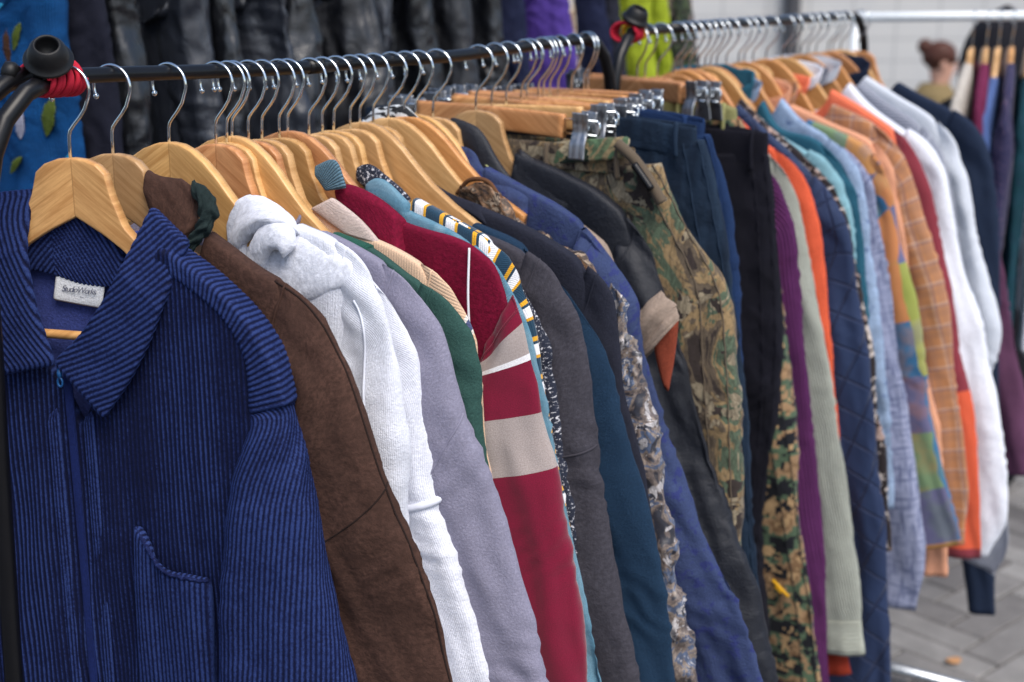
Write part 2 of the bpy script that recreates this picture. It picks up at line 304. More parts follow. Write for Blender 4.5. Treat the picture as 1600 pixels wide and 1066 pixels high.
def loft(A, B, th, nq=40, p=2.6, N=(0, 1, 0), disp=None, swap=False, edge=False):
    """closed tube whose section at s runs from A(s) to B(s), half thickness th(s) along N"""
    ns = len(A); A = np.asarray(A, float); B = np.asarray(B, float); th = np.broadcast_to(np.asarray(th, float), (ns,))
    nf = nq // 2; ph = np.linspace(-np.pi / 2, np.pi / 2, nf + 1)
    x = np.sin(ph); y = np.maximum(0, 1 - np.abs(x) ** p) ** (1 / p)
    X = np.concatenate([x, x[::-1][1:-1]]); Y = np.concatenate([-y, y[::-1][1:-1]])   # B side -> front (-N) -> A side -> back
    Cn = (A + B) / 2; H = (A - B) / 2; N = np.asarray(N, float)
    if N.ndim == 1: N = np.broadcast_to(N, (ns, 3))
    V = Cn[:, None] + H[:, None] * X[None, :, None] + (N * th[:, None])[:, None] * Y[None, :, None]
    sm = np.concatenate([[0], np.cumsum(np.linalg.norm(np.diff(A if edge else Cn, axis=0), axis=1))])
    dq = np.linalg.norm(np.diff(np.concatenate([V, V[:, :1]], 1), axis=1), axis=2)
    pm = np.concatenate([np.zeros((ns, 1)), np.cumsum(dq, 1)], 1)
    S = np.broadcast_to(sm[:, None], pm.shape)
    UV = np.stack([pm, S], -1) if not swap else np.stack([S, pm], -1)
    if disp is not None:
        du = np.gradient(V, axis=0); dv = (np.roll(V, -1, 1) - np.roll(V, 1, 1)); n = np.cross(du, dv)
        n /= (np.linalg.norm(n, axis=2, keepdims=True) + 1e-12)
        c = V - Cn[:, None]; sg = np.sign((n * c).sum(2, keepdims=True)); sg[sg == 0] = 1
        sgm = np.sign(sg.sum()) or 1
        V = V + n * sgm * disp(S[:, :-1], pm[:, :-1], V)[..., None]
    return V, UV
def tube(name, P, r, mat, parent=None, nq=10, n=None, smooth=True, caps=True):
    P = np.array(P, float)
    if n: P = resample(P, n, smooth)
    T = np.gradient(P, axis=0); T /= np.linalg.norm(T, axis=1, keepdims=True)
    up = np.array([0, 0, 1.]) if abs(T[0][2]) < .9 else np.array([0, 1., 0]); V = []
    nrm = np.cross(T[0], up); nrm /= np.linalg.norm(nrm)
    rr = np.broadcast_to(np.asarray(r, float), (len(P),))
    for i in range(len(P)):
        nrm = nrm - T[i] * nrm.dot(T[i]); nrm /= np.linalg.norm(nrm); b = np.cross(T[i], nrm)
        a = np.linspace(0, 2 * np.pi, nq, endpoint=False)
        V.append(P[i] + rr[i] * (np.cos(a)[:, None] * nrm + np.sin(a)[:, None] * b))
    return gridmesh(name, np.array(V), mat, parent, caps=caps)
def lathe(name, prof, mat, parent=None, n=32):
    a = np.linspace(0, 2 * np.pi, n, endpoint=False)
    V = np.array([[(r * math.cos(t), r * math.sin(t), z) for t in a] for r, z in prof])
    return gridmesh(name, V, mat, parent, caps=False)
def box(name, c, s, mat, parent=None, bev=.0):
    x, y, z = s[0] / 2, s[1] / 2, s[2] / 2
    V = [(c[0] + i * x, c[1] + j * y, c[2] + k * z) for i in (-1, 1) for j in (-1, 1) for k in (-1, 1)]
    o = mesh_obj(name, V, [np.array([[0, 1, 3, 2], [4, 6, 7, 5], [0, 4, 5, 1], [2, 3, 7, 6], [0, 2, 6, 4], [1, 5, 7, 3]])], mat, parent, smooth=False)
    if bev:
        b = o.modifiers.new('b', 'BEVEL'); b.width = bev; b.segments = 3
    return o

# ---------------------------------------------------------------- materials
def lin(c):
    c = np.array(c[:3], float) / 255.; c = np.where(c <= .04045, c / 12.92, ((c + .055) / 1.055) ** 2.4)
    return (float(c[0]), float(c[1]), float(c[2]), 1)
class NT:
    def __init__(s, name, rough=.85, sheen=.0, metal=0, spec=.25):
        s.m = bpy.data.materials.new(name); s.m.use_nodes = True; s.t = s.m.node_tree; s.b = s.t.nodes['Principled BSDF']
        s.b.inputs['Roughness'].default_value = rough; s.b.inputs['Metallic'].default_value = metal
        s.b.inputs['Specular IOR Level'].default_value = spec
        s.b.inputs['Sheen Weight'].default_value = sheen; s.b.inputs['Sheen Roughness'].default_value = .5
    def n(s, typ, **kw):
        o = s.t.nodes.new('ShaderNode' + typ)
        for k, v in kw.items():
            if k.startswith('_'): setattr(o, k[1:], v)
            else:
                key = int(k[1:]) if k[0] == 'i' and k[1:].isdigit() else k.replace('_', ' ')
                i = o.inputs[key]
                if hasattr(v, 'is_output') or isinstance(v, bpy.types.NodeSocket): s.t.links.new(v, i)
                else: i.default_value = v
        return o
    def uv(s): return s.n('UVMap').outputs[0]
    def obj(s): return s.n('TexCoord').outputs['Object']
    def sep(s, v): 
        o = s.n('SeparateXYZ', i0=v).outputs; return o[0], o[1], o[2]
    def com(s, x=0., y=0., z=0.): return s.n('CombineXYZ', i0=x, i1=y, i2=z).outputs[0]
    def ma(s, op, a, b=0., c=0.): return s.n('Math', _operation=op, i0=a, i1=b, i2=c).outputs[0]
    def vm(s, op, a, b): return s.n('VectorMath', _operation=op, i0=a, i1=b).outputs[0]
    def mul(s, v, k): return s.vm('MULTIPLY', v, k)
    def noise(s, v, scale=5., detail=3., rough=.55, dist=0.):
        return s.n('TexNoise', Vector=v, Scale=scale, Detail=detail, Roughness=rough, Distortion=dist).outputs[0]
    def ramp(s, f, stops, interp='LINEAR'):
        o = s.n('ValToRGB', i0=f); cr = o.color_ramp; cr.interpolation = interp
        while len(cr.elements) < len(stops): cr.elements.new(.5)
        while len(cr.elements) > len(stops): cr.elements.remove(cr.elements[-1])
        for e, (p, c) in zip(cr.elements, stops): e.position = p
        for e, (p, c) in zip(cr.elements, stops): e.color = c if len(c) == 4 else lin(c)
        return o.outputs[0]
    def mix(s, f, a, b, mode='MIX'):
        o = s.n('Mix', _data_type='RGBA', _blend_type=mode)
        for k, v in ((0, f), (6, a), (7, b)):
            if isinstance(v, bpy.types.NodeSocket): s.t.links.new(v, o.inputs[k])
            else: o.inputs[k].default_value = v
        return o.outputs[2]
    def wavex(s, x, freq):     # 0..1 rounded ridges, freq per metre
        return s.ma('ABSOLUTE', s.ma('SINE', s.ma('MULTIPLY', x, math.pi * freq)))
    def bump(s, h, dist=.001, strength=.8, prev=None):
        o = s.n('Bump', Height=h, Distance=dist, Strength=strength)
        if prev is not None: s.t.links.new(prev, o.inputs['Normal'])
        return o.outputs[0]
    def out(s, col=None, nor=None, rough=None):
        if col is not None:
            if isinstance(col, bpy.types.NodeSocket): s.t.links.new(col, s.b.inputs['Base Color'])
            else: s.b.inputs['Base Color'].default_value = col
        if nor is not None: s.t.links.new(nor, s.b.inputs['Normal'])
        if rough is not None: s.t.links.new(rough, s.b.inputs['Roughness'])
        if s.b.inputs['Sheen Weight'].default_value > 0 and not isinstance(col, bpy.types.NodeSocket) and col is not None:
            s.b.inputs['Sheen Tint'].default_value = col
        return s.m
def sc_(c, k): return tuple(min(1, x * k) for x in c[:3]) + (1,)
def fabric(name, col, rib=0, ribd=.0008, ribdark=.6, fine=900, mott=.18, rough=.9, sheen=.25, melange=0, fade=None, weave=0, ribaxis=0, wrinkle=0, lump=.0013, speck=None, spec=.2):
    m = NT(name, rough, sheen, spec=spec); c = lin(col); uv = m.uv(); x, y, z = m.sep(uv)
    if ribaxis: x, y = y, x
    base = m.mix(m.ramp(m.noise(uv, 14, 4, .6), [(.3, (0, 0, 0, 1)), (.7, (1, 1, 1, 1))]), sc_(c, 1 - mott), sc_(c, 1 + mott))
    base = m.mix(1., base, m.ramp(m.noise(uv, fine * .3, 3, .75), [(.3, (.80, .80, .80, 1)), (.7, (1.16, 1.16, 1.16, 1))]), 'MULTIPLY')
    fn = m.noise(uv, fine * .42, 3, .7)
    if melange: base = m.mix(m.ramp(fn, [(.38, (0, 0, 0, 1)), (.62, (1, 1, 1, 1))]), sc_(c, 1 - melange), base)
    if speck: base = m.mix(m.ramp(m.noise(uv, speck[1], 3, .7), [(speck[2], (0, 0, 0, 1)), (speck[2] + .06, (1, 1, 1, 1))]), base, lin(speck[0]))
    if fade: base = m.mix(m.ma('MULTIPLY', m.ramp(m.noise(m.mul(uv, (60, 6, 1)), 1., 3), [(.4, (0, 0, 0, 1)), (.75, (1, 1, 1, 1))]), .7), base, lin(fade))
    nor = m.bump(m.noise(uv, 55, 4, .6, .4), lump, .7, m.bump(fn, .0012, .8))
    if rib:
        r = m.wavex(m.ma('ADD', x, m.ma('MULTIPLY', m.noise(uv, 20, 2), .0012)), rib)
        base = m.mix(m.ramp(r, [(.1, (1, 1, 1, 1)), (.55, (0, 0, 0, 1))]), base, sc_(c, ribdark))
        nor = m.bump(r, ribd, 1., nor)
    if weave:
        r = m.wavex(m.ma('ADD', x, y), weave); nor = m.bump(r, .0004, .7, nor); base = m.mix(m.ma('MULTIPLY', r, .35), base, sc_(c, .6))
    if wrinkle: nor = m.bump(m.noise(uv, 28, 4, .6, 1.), wrinkle, 1., nor)
    if m.b.inputs['Sheen Weight'].default_value > 0: m.b.inputs['Sheen Tint'].default_value = sc_(c, 1.6)
    return m.out(base, nor)
def bands(name, stops, period, axis=1, ribs=350, sheen=.3, offset=0., warp=.004, uvn=6, rough=.9):
    """coloured bands across the cloth; stops = [(pos0..1, rgb)...]"""
    m = NT(name, rough, sheen, spec=.2); uv = m.uv(); xyz = m.sep(uv)
    a = m.ma('ADD', xyz[axis], m.ma('MULTIPLY', m.noise(uv, uvn, 2), warp)); a = m.ma('ADD', a, offset)
    f = m.ma('FRACT', m.ma('DIVIDE', a, period))
    col = m.ramp(f, stops, 'CONSTANT')
    col = m.mix(.5, col, m.mix(1., col, m.ramp(m.noise(uv, 700, 2), [(.3, (.55, .55, .55, 1)), (.7, (1.3, 1.3, 1.3, 1))]), 'MULTIPLY'))
    nor = m.bump(m.noise(uv, 800, 2), .0006, .6)
    if ribs: nor = m.bump(m.wavex(xyz[0], ribs), .0005, .7, nor)
    return m.out(col, nor)
def plaid(name, base, cross, dark, p=.045, light=(225, 215, 210), rough=.85):
    m = NT(name, rough, .2, spec=.2); uv = m.uv(); x, y, z = m.sep(uv); c = lin(base)
    def ln(a, off, wd, per=p):
        f = m.ma('FRACT', m.ma('DIVIDE', m.ma('ADD', a, off), per)); return m.ma('LESS_THAN', m.ma('ABSOLUTE', m.ma('SUBTRACT', f, .5)), wd)
    col = c
    for a in (x, y):
        col = m.mix(m.ma('MULTIPLY', ln(a, 0, .16), .45), col, lin(cross))
        col = m.mix(m.ma('MULTIPLY', ln(a, .3 * p, .035), .55), col, lin(dark))
        col = m.mix(m.ma('MULTIPLY', ln(a, .42 * p, .03), .45), col, lin(light))
    return m.out(col, m.bump(m.noise(uv, 900, 2), .0005, .6))
def camo(name, cols, scale=22, pixel=0, rough=.9, thr=(.40, .47, .53, .60), dist=1.2):
    m = NT(name, rough, .1, spec=.2); uv = m.uv()
    v = m.mul(uv, (1., .75, 1.)) 
    if pixel: v = m.vm('SNAP', uv, (pixel, pixel, pixel))
    f = m.noise(v, scale, 3 if pixel else 4, .62, 0 if pixel else dist)
    g = m.noise(m.vm('ADD', v, (3.1, 7.7, 0)), scale * 1.4, 3, .6, 0 if pixel else dist)
    st = [(0, cols[0])] + [(t, cc) for t, cc in zip(thr, cols[1:])]
    col = m.ramp(f, st, 'CONSTANT')
    k = m.ramp(g, [(0, (0, 0, 0, 1)), (.56, (1, 1, 1, 1))], 'CONSTANT')
    col = m.mix(k, col, m.ramp(f, [(0, cols[-1]), (.5, cols[0])], 'CONSTANT'))
    if not pixel:   # bark-like dark veins and grain
        vein = m.ramp(m.noise(m.mul(v, (2.2, .8, 1)), scale * 1.6, 5, .7, 2.5), [(.44, (0, 0, 0, 1)), (.5, (1, 1, 1, 1)), (.56, (0, 0, 0, 1))])
        col = m.mix(m.ma('MULTIPLY', vein, .55), col, lin((44, 38, 34)))
    col = m.mix(.5, col, m.mix(1., col, m.ramp(m.noise(uv, 260, 3), [(.3, (.6, .6, .6, 1)), (.7, (1.35, 1.35, 1.35, 1))]), 'MULTIPLY'))
    return m.out(col, m.bump(m.noise(uv, 700, 2), .0005, .6, m.bump(m.noise(uv, 40, 3), .002, .6)))
def metal(name, col, rough=.25, mt=1.):
    m = NT(name, rough, metal=mt, spec=.5); o = m.obj()
    return m.out(m.mix(m.noise(o, 60, 3), sc_(lin(col), .8), lin(col)), None, m.ramp(m.noise(o, 90, 3), [(.3, (rough * .7,) * 3 + (1,)), (.7, (rough * 1.4,) * 3 + (1,))]))
def paint(name, col, rough=.4, bumpd=.0003, var=.15, scale=70, spec=.5):
    m = NT(name, rough, spec=spec); o = m.obj(); n = m.noise(o, scale, 4)
    return m.out(m.mix(n, sc_(lin(col), 1 - var), sc_(lin(col), 1 + var)), m.bump(n, bumpd, .5))
def wood(name, col, dark, off):
    m = NT(name, .42, spec=.35); x, y, z = m.sep(m.obj()); ax = m.ma('ABSOLUTE', x)
    # grain runs up the arm on each side and meets in a joint at the middle
    gx = m.ma('ADD', m.ma('MULTIPLY', ax, .8), m.ma('MULTIPLY', z, -.55)); gy = m.ma('ADD', m.ma('MULTIPLY', ax, .55), m.ma('MULTIPLY', z, .8))
    side = m.ma('GREATER_THAN', x, 0.); v = m.com(m.ma('MULTIPLY', gx, 5.), m.ma('MULTIPLY', gy, 95.), m.ma('ADD', m.ma('MULTIPLY', side, 3.7), off))
    g = m.noise(v, 2.2, 5, .65, .6); fl = m.noise(m.mul(v, (3., 4., 1.)), 6., 2, .7)
    col1 = m.mix(m.ramp(g, [(.38, (0, 0, 0, 1)), (.66, (1, 1, 1, 1))]), lin(col), sc_(lin(dark), .86)); col1 = m.mix(m.ma('MULTIPLY', m.ramp(m.noise(m.mul(m.obj(), (1, 1, 1)), 45., 4, .7), [(.5, (0, 0, 0, 1)), (.75, (1, 1, 1, 1))]), .3), col1, sc_(lin(dark), .7))
    col1 = m.mix(m.ma('MULTIPLY', m.ramp(fl, [(.55, (0, 0, 0, 1)), (.68, (1, 1, 1, 1))]), .35), col1, sc_(lin(dark), .75))
    col1 = m.mix(m.ma('MULTIPLY', side, .16), col1, sc_(lin(dark), .95))
    jt = m.ma('LESS_THAN', ax, .0006); col1 = m.mix(m.ma('MULTIPLY', jt, .5), col1, sc_(lin(dark), .5))
    rd = m.n('ObjectInfo').outputs['Random']; col1 = m.mix(1., col1, m.ramp(rd, [(0, (.78, .74, .70, 1)), (.35, (1.0, .96, .92, 1)), (.65, (1.04, .98, .86, 1)), (1, (1.12, 1.1, 1.08, 1))]), 'MULTIPLY')
    m.b.inputs['Coat Weight'].default_value = .25; m.b.inputs['Coat Roughness'].default_value = .3
    return m.out(col1, m.bump(g, .0003, .4))
CHROME = metal('chrome', (225, 232, 236), .14)
STEEL = metal('steel', (200, 205, 210), .3)
BLACKTUBE = paint('black_enamel', (14, 14, 17), .34, .0002, .3, 70, .35)
RUBBER = paint('black_rubber', (15, 15, 17), .5, .0006, .35, 120, .4)
WHITETUBE = paint('white_enamel', (228, 234, 238), .35)
WOODS = [wood('wood_%s' % n, c, d, k * 2.3) for k, (n, c, d) in enumerate([('beech', (214, 168, 112), (188, 136, 82)), ('pale', (214, 176, 128), (190, 148, 100)),
         ('honey', (218, 176, 118), (196, 148, 90)), ('amber', (214, 160, 104), (190, 130, 76)), ('rose', (212, 158, 110), (186, 126, 80)), ('birch', (226, 186, 132), (204, 158, 102))])]

# ================================================================ GROUND AND WALL
def paver_material():
    m = NT('paver_concrete', .85, spec=.3); o = m.obj()
    at = m.n('Attribute', _attribute_name='tone'); 
    n = m.noise(o, 9, 5, .6); g = m.noise(o, 260, 3, .6)
    c = m.mix(at.outputs['Fac'], lin((100, 97, 97)), lin((156, 154, 152)))
    c = m.mix(m.ramp(n, [(.35, (0, 0, 0, 1)), (.7, (1, 1, 1, 1))]), m.mix(1., c, (.72, .72, .72, 1), 'MULTIPLY'), c)
    c = m.mix(m.ramp(g, [(.58, (0, 0, 0, 1)), (.66, (1, 1, 1, 1))]), c, m.mix(1., c, (.6, .6, .6, 1), 'MULTIPLY'))
    return m.out(c, m.bump(g, .0015, .7, m.bump(n, .004, .5)))
gm = NT('joint_sand', .95, spec=.1)
gmat = gm.out(gm.mix(gm.noise(gm.obj(), 30, 5), lin((60, 60, 64)), lin((92, 92, 95))), gm.bump(gm.noise(gm.obj(), 200, 3), .003, .6))
ground = mesh_obj('ground', [(-150, -100, -.012), (150, -100, -.012), (150, 200, -.012), (-150, 200, -.012)], [np.array([[0, 1, 2, 3]])], gmat, smooth=False)
tag(ground, kind='structure')
def pavement():
    rng = np.random.RandomState(4); L, Wd = .21, .105; gap = .003
    V = []; F = []; T = []
    def slab(x0, y0, x1, y1):
        x0 += gap; y0 += gap; x1 -= gap; y1 -= gap; h = rng.uniform(-.0015, .0015); b = .004; k = len(V)
        V.extend([(x0, y0, h - .02), (x1, y0, h - .02), (x1, y1, h - .02), (x0, y1, h - .02), (x0, y0, h - b), (x1, y0, h - b), (x1, y1, h - b), (x0, y1, h - b),
                  (x0 + b, y0 + b, h), (x1 - b, y0 + b, h), (x1 - b, y1 - b, h), (x0 + b, y1 - b, h)])
        for a in (0, 4):
            for i in range(4): F.append([k + a + i, k + a + (i + 1) % 4, k + a + 4 + (i + 1) % 4, k + a + 4 + i])
        F.append([k + 8, k + 9, k + 10, k + 11]); T.extend([float(np.clip(rng.normal(.5, .3), 0, 1))] * 12)
    k = 3; w_ = .098                        # herringbone of 3:1 slabs
    for j in range(-40, 40):
        for m in range(-8, 8):
            x = (j + 2 * k * m); y = j
            for (x0, y0, x1, y1) in ((x, y, x + k, y + 1), (x + k, y - k + 1, x + k + 1, y + 1)):
                if abs(x0) < 37 and abs(y0) < 37: slab(x0 * w_, y0 * w_, x1 * w_, y1 * w_)
    o = mesh_obj('pavement', V, [np.array(F)], paver_material(), smooth=False)
    at = o.data.attributes.new('tone', 'FLOAT', 'POINT'); at.data.foreach_set('value', np.array(T, np.float32))
    return o
pv = pavement(); pv.location = (1.6, 3.6, 0); pv.rotation_euler.z = R(42); tag(pv, kind='structure')
def tile_wall():
    m = NT('wall_tiles', .35, spec=.4); o = m.obj(); x, y, z = m.sep(o)
    def jn(a, per, wd): return m.ma('LESS_THAN', m.ma('ABSOLUTE', m.ma('SUBTRACT', m.ma('FRACT', m.ma('DIVIDE', a, per)), .5)), wd)
    c = m.mix(m.noise(o, .9, 3), lin((186, 186, 186)), lin((204, 203, 201)))
    idn = m.n('TexWhiteNoise', Vector=m.vm('SNAP', m.com(x, 0., z), (.3, 1, .15))).outputs[0]
    c = m.mix(m.ma('MULTIPLY', idn, .22), c, lin((172, 176, 182)))
    j = m.ma('MAXIMUM', jn(x, .30, .02), jn(z, .15, .035)); c = m.mix(m.ma('MULTIPLY', j, .55), c, lin((140, 142, 145)))
    return m.out(c, m.bump(j, -.003, .6))
wl = box('tiled_wall', (0, 0, 1.5), (26, .3, 3.0), tile_wall()); wl.location = (4, 10.2, 0)
tag(wl, 'pale grey tiled building wall far behind the racks', 'wall')
# dark downpipe on the wall
dp = tube('downpipe', [(0, 0, 0), (0, 0, .9), (0, 0, 2.2), (0, 0, 3)], .055, paint('dark_pipe', (70, 70, 74), .5), nq=14)
dp.location = (10.0 * 418 / 2222 * 1.02, 9.98, 0); tag(dp, 'dark grey vertical pipe on the pale tiled wall', 'pipe')
lf = NT('dry_leaf', .7); lfm = lf.out(lf.mix(lf.noise(lf.obj(), 80, 3), lin((166, 118, 76)), lin((196, 152, 112))))
s = np.linspace(-1, 1, 9); wdt = .016 * (1 - s**2) ** .7
Lf, U_ = loft(np.stack([s * .022, wdt, .004 + .004 * s**2], 1), np.stack([s * .022, -wdt, .004 + .004 * s**2], 1), .0006, 12, N=(0, 0, 1))
lo = gridmesh('fallen_leaf', Lf, lfm, UV=U_); lo.location = (1.05, 3.08, .002); lo.rotation_euler.z = .5; tag(lo, 'small dry orange leaf lying on the grey pavers', 'leaf')

# ================================================================ RACKS
def W3(t, u, z): p = P0 + DV * t + EV * u; return (p[0], p[1], z)
def rack(name, label, t0, t1, z0, z1, rail, near_pts, far_pts, ends):
    root = empty(name, W3(t0, 0, 0)); tag(root, label, 'clothes rack'); off = np.array(W3(t0, 0, 0))
    def T(nm, P, r, mat=BLACKTUBE, n=None, nq=16): return tube(nm, np.array(P) - off, r, mat, root, nq, n)
    rail_pts = [W3(t, 0, z) for t, z in rail]
    T('rail', rail_pts, RR, n=40)
    T('rail_sleeve', [rail_pts[len(rail) // 2 - 1], tuple((np.array(rail_pts[len(rail) // 2 - 1]) * .7 + np.array(rail_pts[len(rail) // 2]) * .3))], RR + .0007)
    for pts in near_pts + far_pts: T('end_tube', [W3(*p) for p in pts], .0088, n=46)
    for t, u0, u1 in ends:
        T('foot_bar', [W3(t, u0, .035), W3(t, u1, .035)], .012, STEEL)
        for u in (u0, u1):
            o = lathe('castor_cap', [(0, 0), (.018, 0), (.02, .012), (.014, .022), (0, .022)], RUBBER, root); o.location = Vector(W3(t, u, 0.0)) - Vector(off)
    T('base_bar', [W3(t0 - .1, -.12, .06), W3(t1 + .1, -.12, .06)], .01)
    return root
zA = RAIL1[1][1]; zB = RAIL1[-1][1]
leg = lambda t, u, s: [(t, u, zA)]
near1 = [[(-.045, 0, zA), (-.075, 0, zA - .010), (-.103, 0, zA - .035), (-.122, 0, zA - .075), (-.131, 0, zA - .13), (-.137, 0, zA - .25), (-.150, .0, .9), (-.172, 0, .035)],
         [(-.045, -.026, zA + .004), (-.078, -.026, zA - .004), (-.112, -.026, zA - .026), (-.134, -.026, zA - .07), (-.146, -.026, zA - .13), (-.152, -.028, zA - .25), (-.165, -.05, .9), (-.172, -.10, .035)]]
far1 = [[(.925, 0, zB), (.955, 0, zB - .006), (.985, 0, zB - .03), (1.002, 0, zB - .07), (1.008, 0, zB - .13), (1.012, 0, zB - .3), (1.02, 0, .035)]]
rack('clothes_rack', 'black tube clothes rack in front, its near end tied with a red band', -.05, 1.0, zA, zB, [(t, z) for t, z in RAIL1] , near1, far1, [(-.172, -.25, .12), (1.02, -.25, .2)])
zC = RAIL2[0][1]; zD = RAIL2[-1][1]
near2 = [[(1.085, 0, zC), (1.06, 0, zC - .006), (1.035, 0, zC - .03), (1.018, 0, zC - .07), (1.012, 0, zC - .13), (1.03, 0, zC - .3), (1.05, 0, .035)]]
far2 = [[(2.05, 0, zD), (2.085, 0, zD - .008), (2.115, 0, zD - .035), (2.132, 0, zD - .08), (2.14, 0, zD - .15), (2.12, .04, .9), (2.06, .09, .035)]]
rack('clothes_rack', 'black tube clothes rack behind the front one, crowded with wooden hangers', 1.06, 2.05, zC, zD, [(t, z) for t, z in RAIL2], near2, far2, [(1.05, -.25, .2), (2.06, -.25, .46)])

def cup_cap(t, z, s, label, tilt):
    o = lathe('rubber_cup', [(0, 0), (.012, 0), (.0190, .0045), (.0222, .0085), (.0226, .0100), (.0218, .0112), (.0190, .0125), (.0183, .017), (.0160, .024), (.0125, .0288), (.0112, .0295), (.0102, .0288), (.0098, .026), (.0110, .016), (0, .012)], RUBBER, n=40)
    o.scale = (s, s, s); o.location = W3(t, -.004, z); o.rotation_euler = (R(tilt[0]), R(tilt[1]), 0); tag(o, label, 'rubber cap')
    return o
cup_cap(-.045, zA + .010, 1., 'black rubber cup on the red band at the near rack end', (42, 14))
cup_cap(1.078, zC + .010, 1., 'black rubber cup on the red band between the two racks', (18, 22))
REDM = fabric('red_elastic', (206, 44, 66), rib=1500, ribd=.0004, mott=.2, sheen=.3)
YELM = fabric('yellow_elastic', (226, 170, 50), sheen=.2)
def band(t0, z, n, pitch, lab, mat=REDM, rad=.0145, loose=0, rr=.0026):
    a = np.linspace(0, 2 * np.pi * n, n * 26); rng = np.random.RandomState(n)
    k = a / (2 * np.pi)
    P = np.stack([t0 + pitch * k + .0012 * np.sin(a * .5 + 1) + .002 * fbm(k * .7, k * 0, 3), -.012 + (rad + .008) * np.cos(a) , z - .001 + (rad + .0018 * fbm(k * .9, k * 0 + 4, 5)) * np.sin(a)], 1)
    P = np.array([W3(*p) for p in P]); c = P.mean(0)
    o = tube('elastic_band', P - c, rr, mat, nq=8); o.location = tuple(c); tag(o, lab, 'elastic band'); return o
band(-.058, zA, 8, .0053, 'dark red elastic band wound round the near rack end')
band(1.062, zC, 5, .005, 'red elastic band wound round the joint between the racks')
band(1.094, zC, 2, .005, 'yellow elastic band beside the red one at the rack joint', YELM, .012)
# round knob at the end of the bar
kn = lathe('rail_knob', [(0, -.006), (.007, -.006), (.0095, 0), (.008, .007), (0, .010)], RUBBER, n=24); kn.location = W3(-.07, -.026, zA + .006); kn.rotation_euler = (0, R(-70), 0)
kn['label'] = 'black rubber knob on the bar end beside the red band'; kn['category'] = 'knob'

# ================================================================ HANGERS
TOPA = [(0, -.0840), (.015, -.0852), (.027, -.0895), (.036, -.0975), (.0415, -.118), (.0535, -.146), (.078, -.170), (.12, -.190), (.165, -.212)]
BOTA = [(0, -.1400), (.008, -.144), (.018, -.149), (.027, -.1535), (.035, -.158), (.051, -.168), (.075, -.190), (.115, -.212), (.160, -.232)]
TOPB = [(0, -.0775), (.015, -.079), (.03, -.0845), (.045, -.094), (.06, -.107), (.08, -.128), (.1, -.147), (.13, -.169), (.165, -.19)]
BOTB = [(0, -.1420), (.012, -.144), (.025, -.149), (.035, -.153), (.045, -.159), (.06, -.168), (.08, -.182), (.115, -.200), (.160, -.216)]
TOPC = TOPA[:6] + [(.078, -.178), (.108, -.205)]; BOTC = BOTA[:6] + [(.073, -.194), (.104, -.222)]
TOPD = TOPB[:5] + [(.080, -.132), (.1, -.157), (.122, -.19)]; BOTD = BOTB[:6] + [(.078, -.186), (.112, -.208)]
BOTD = BOTB[:5] + [(.062, -.170), (.080, -.190), (.112, -.212)]
def hook_path(turn=1.):
    r = .0207; P = []
    for a in np.linspace(R(206), R(-28), 26): P.append((r * math.cos(a), 0, -r + r * math.sin(a)))
    P += [(.0150, 0, -.0385), (.0090, 0, -.0465), (.0020, 0, -.0540), (-.0020, 0, -.0590), (-.0035, 0, -.0640), (-.0040, 0, -.072), (-.004, 0, -.088)]
    return P
HM = {}
def arm_profile(top, bot):
    tp = np.array([(-u, v) for u, v in top[:0:-1]] + list(top)); bt = np.array([(-u, v) for u, v in bot[:0:-1]] + list(bot))
    n = 110; q = np.linspace(0, len(tp) - 1, n)
    def f(P):
        i = np.arange(len(P)); u = np.interp(q, i, P[:, 0]); v = np.interp(q, i, P[:, 1]); return np.stack([u, bend(u), v], 1)
    return f(tp), f(bt)
def shared(name, build):
    """build the mesh once, then give every later use its own object on the same mesh"""
    if name in HM:
        o = bpy.data.objects.new(HM[name].name.split('.')[0], HM[name]); C.objects.link(o); return o
    o = build(); HM[name] = o.data; return o
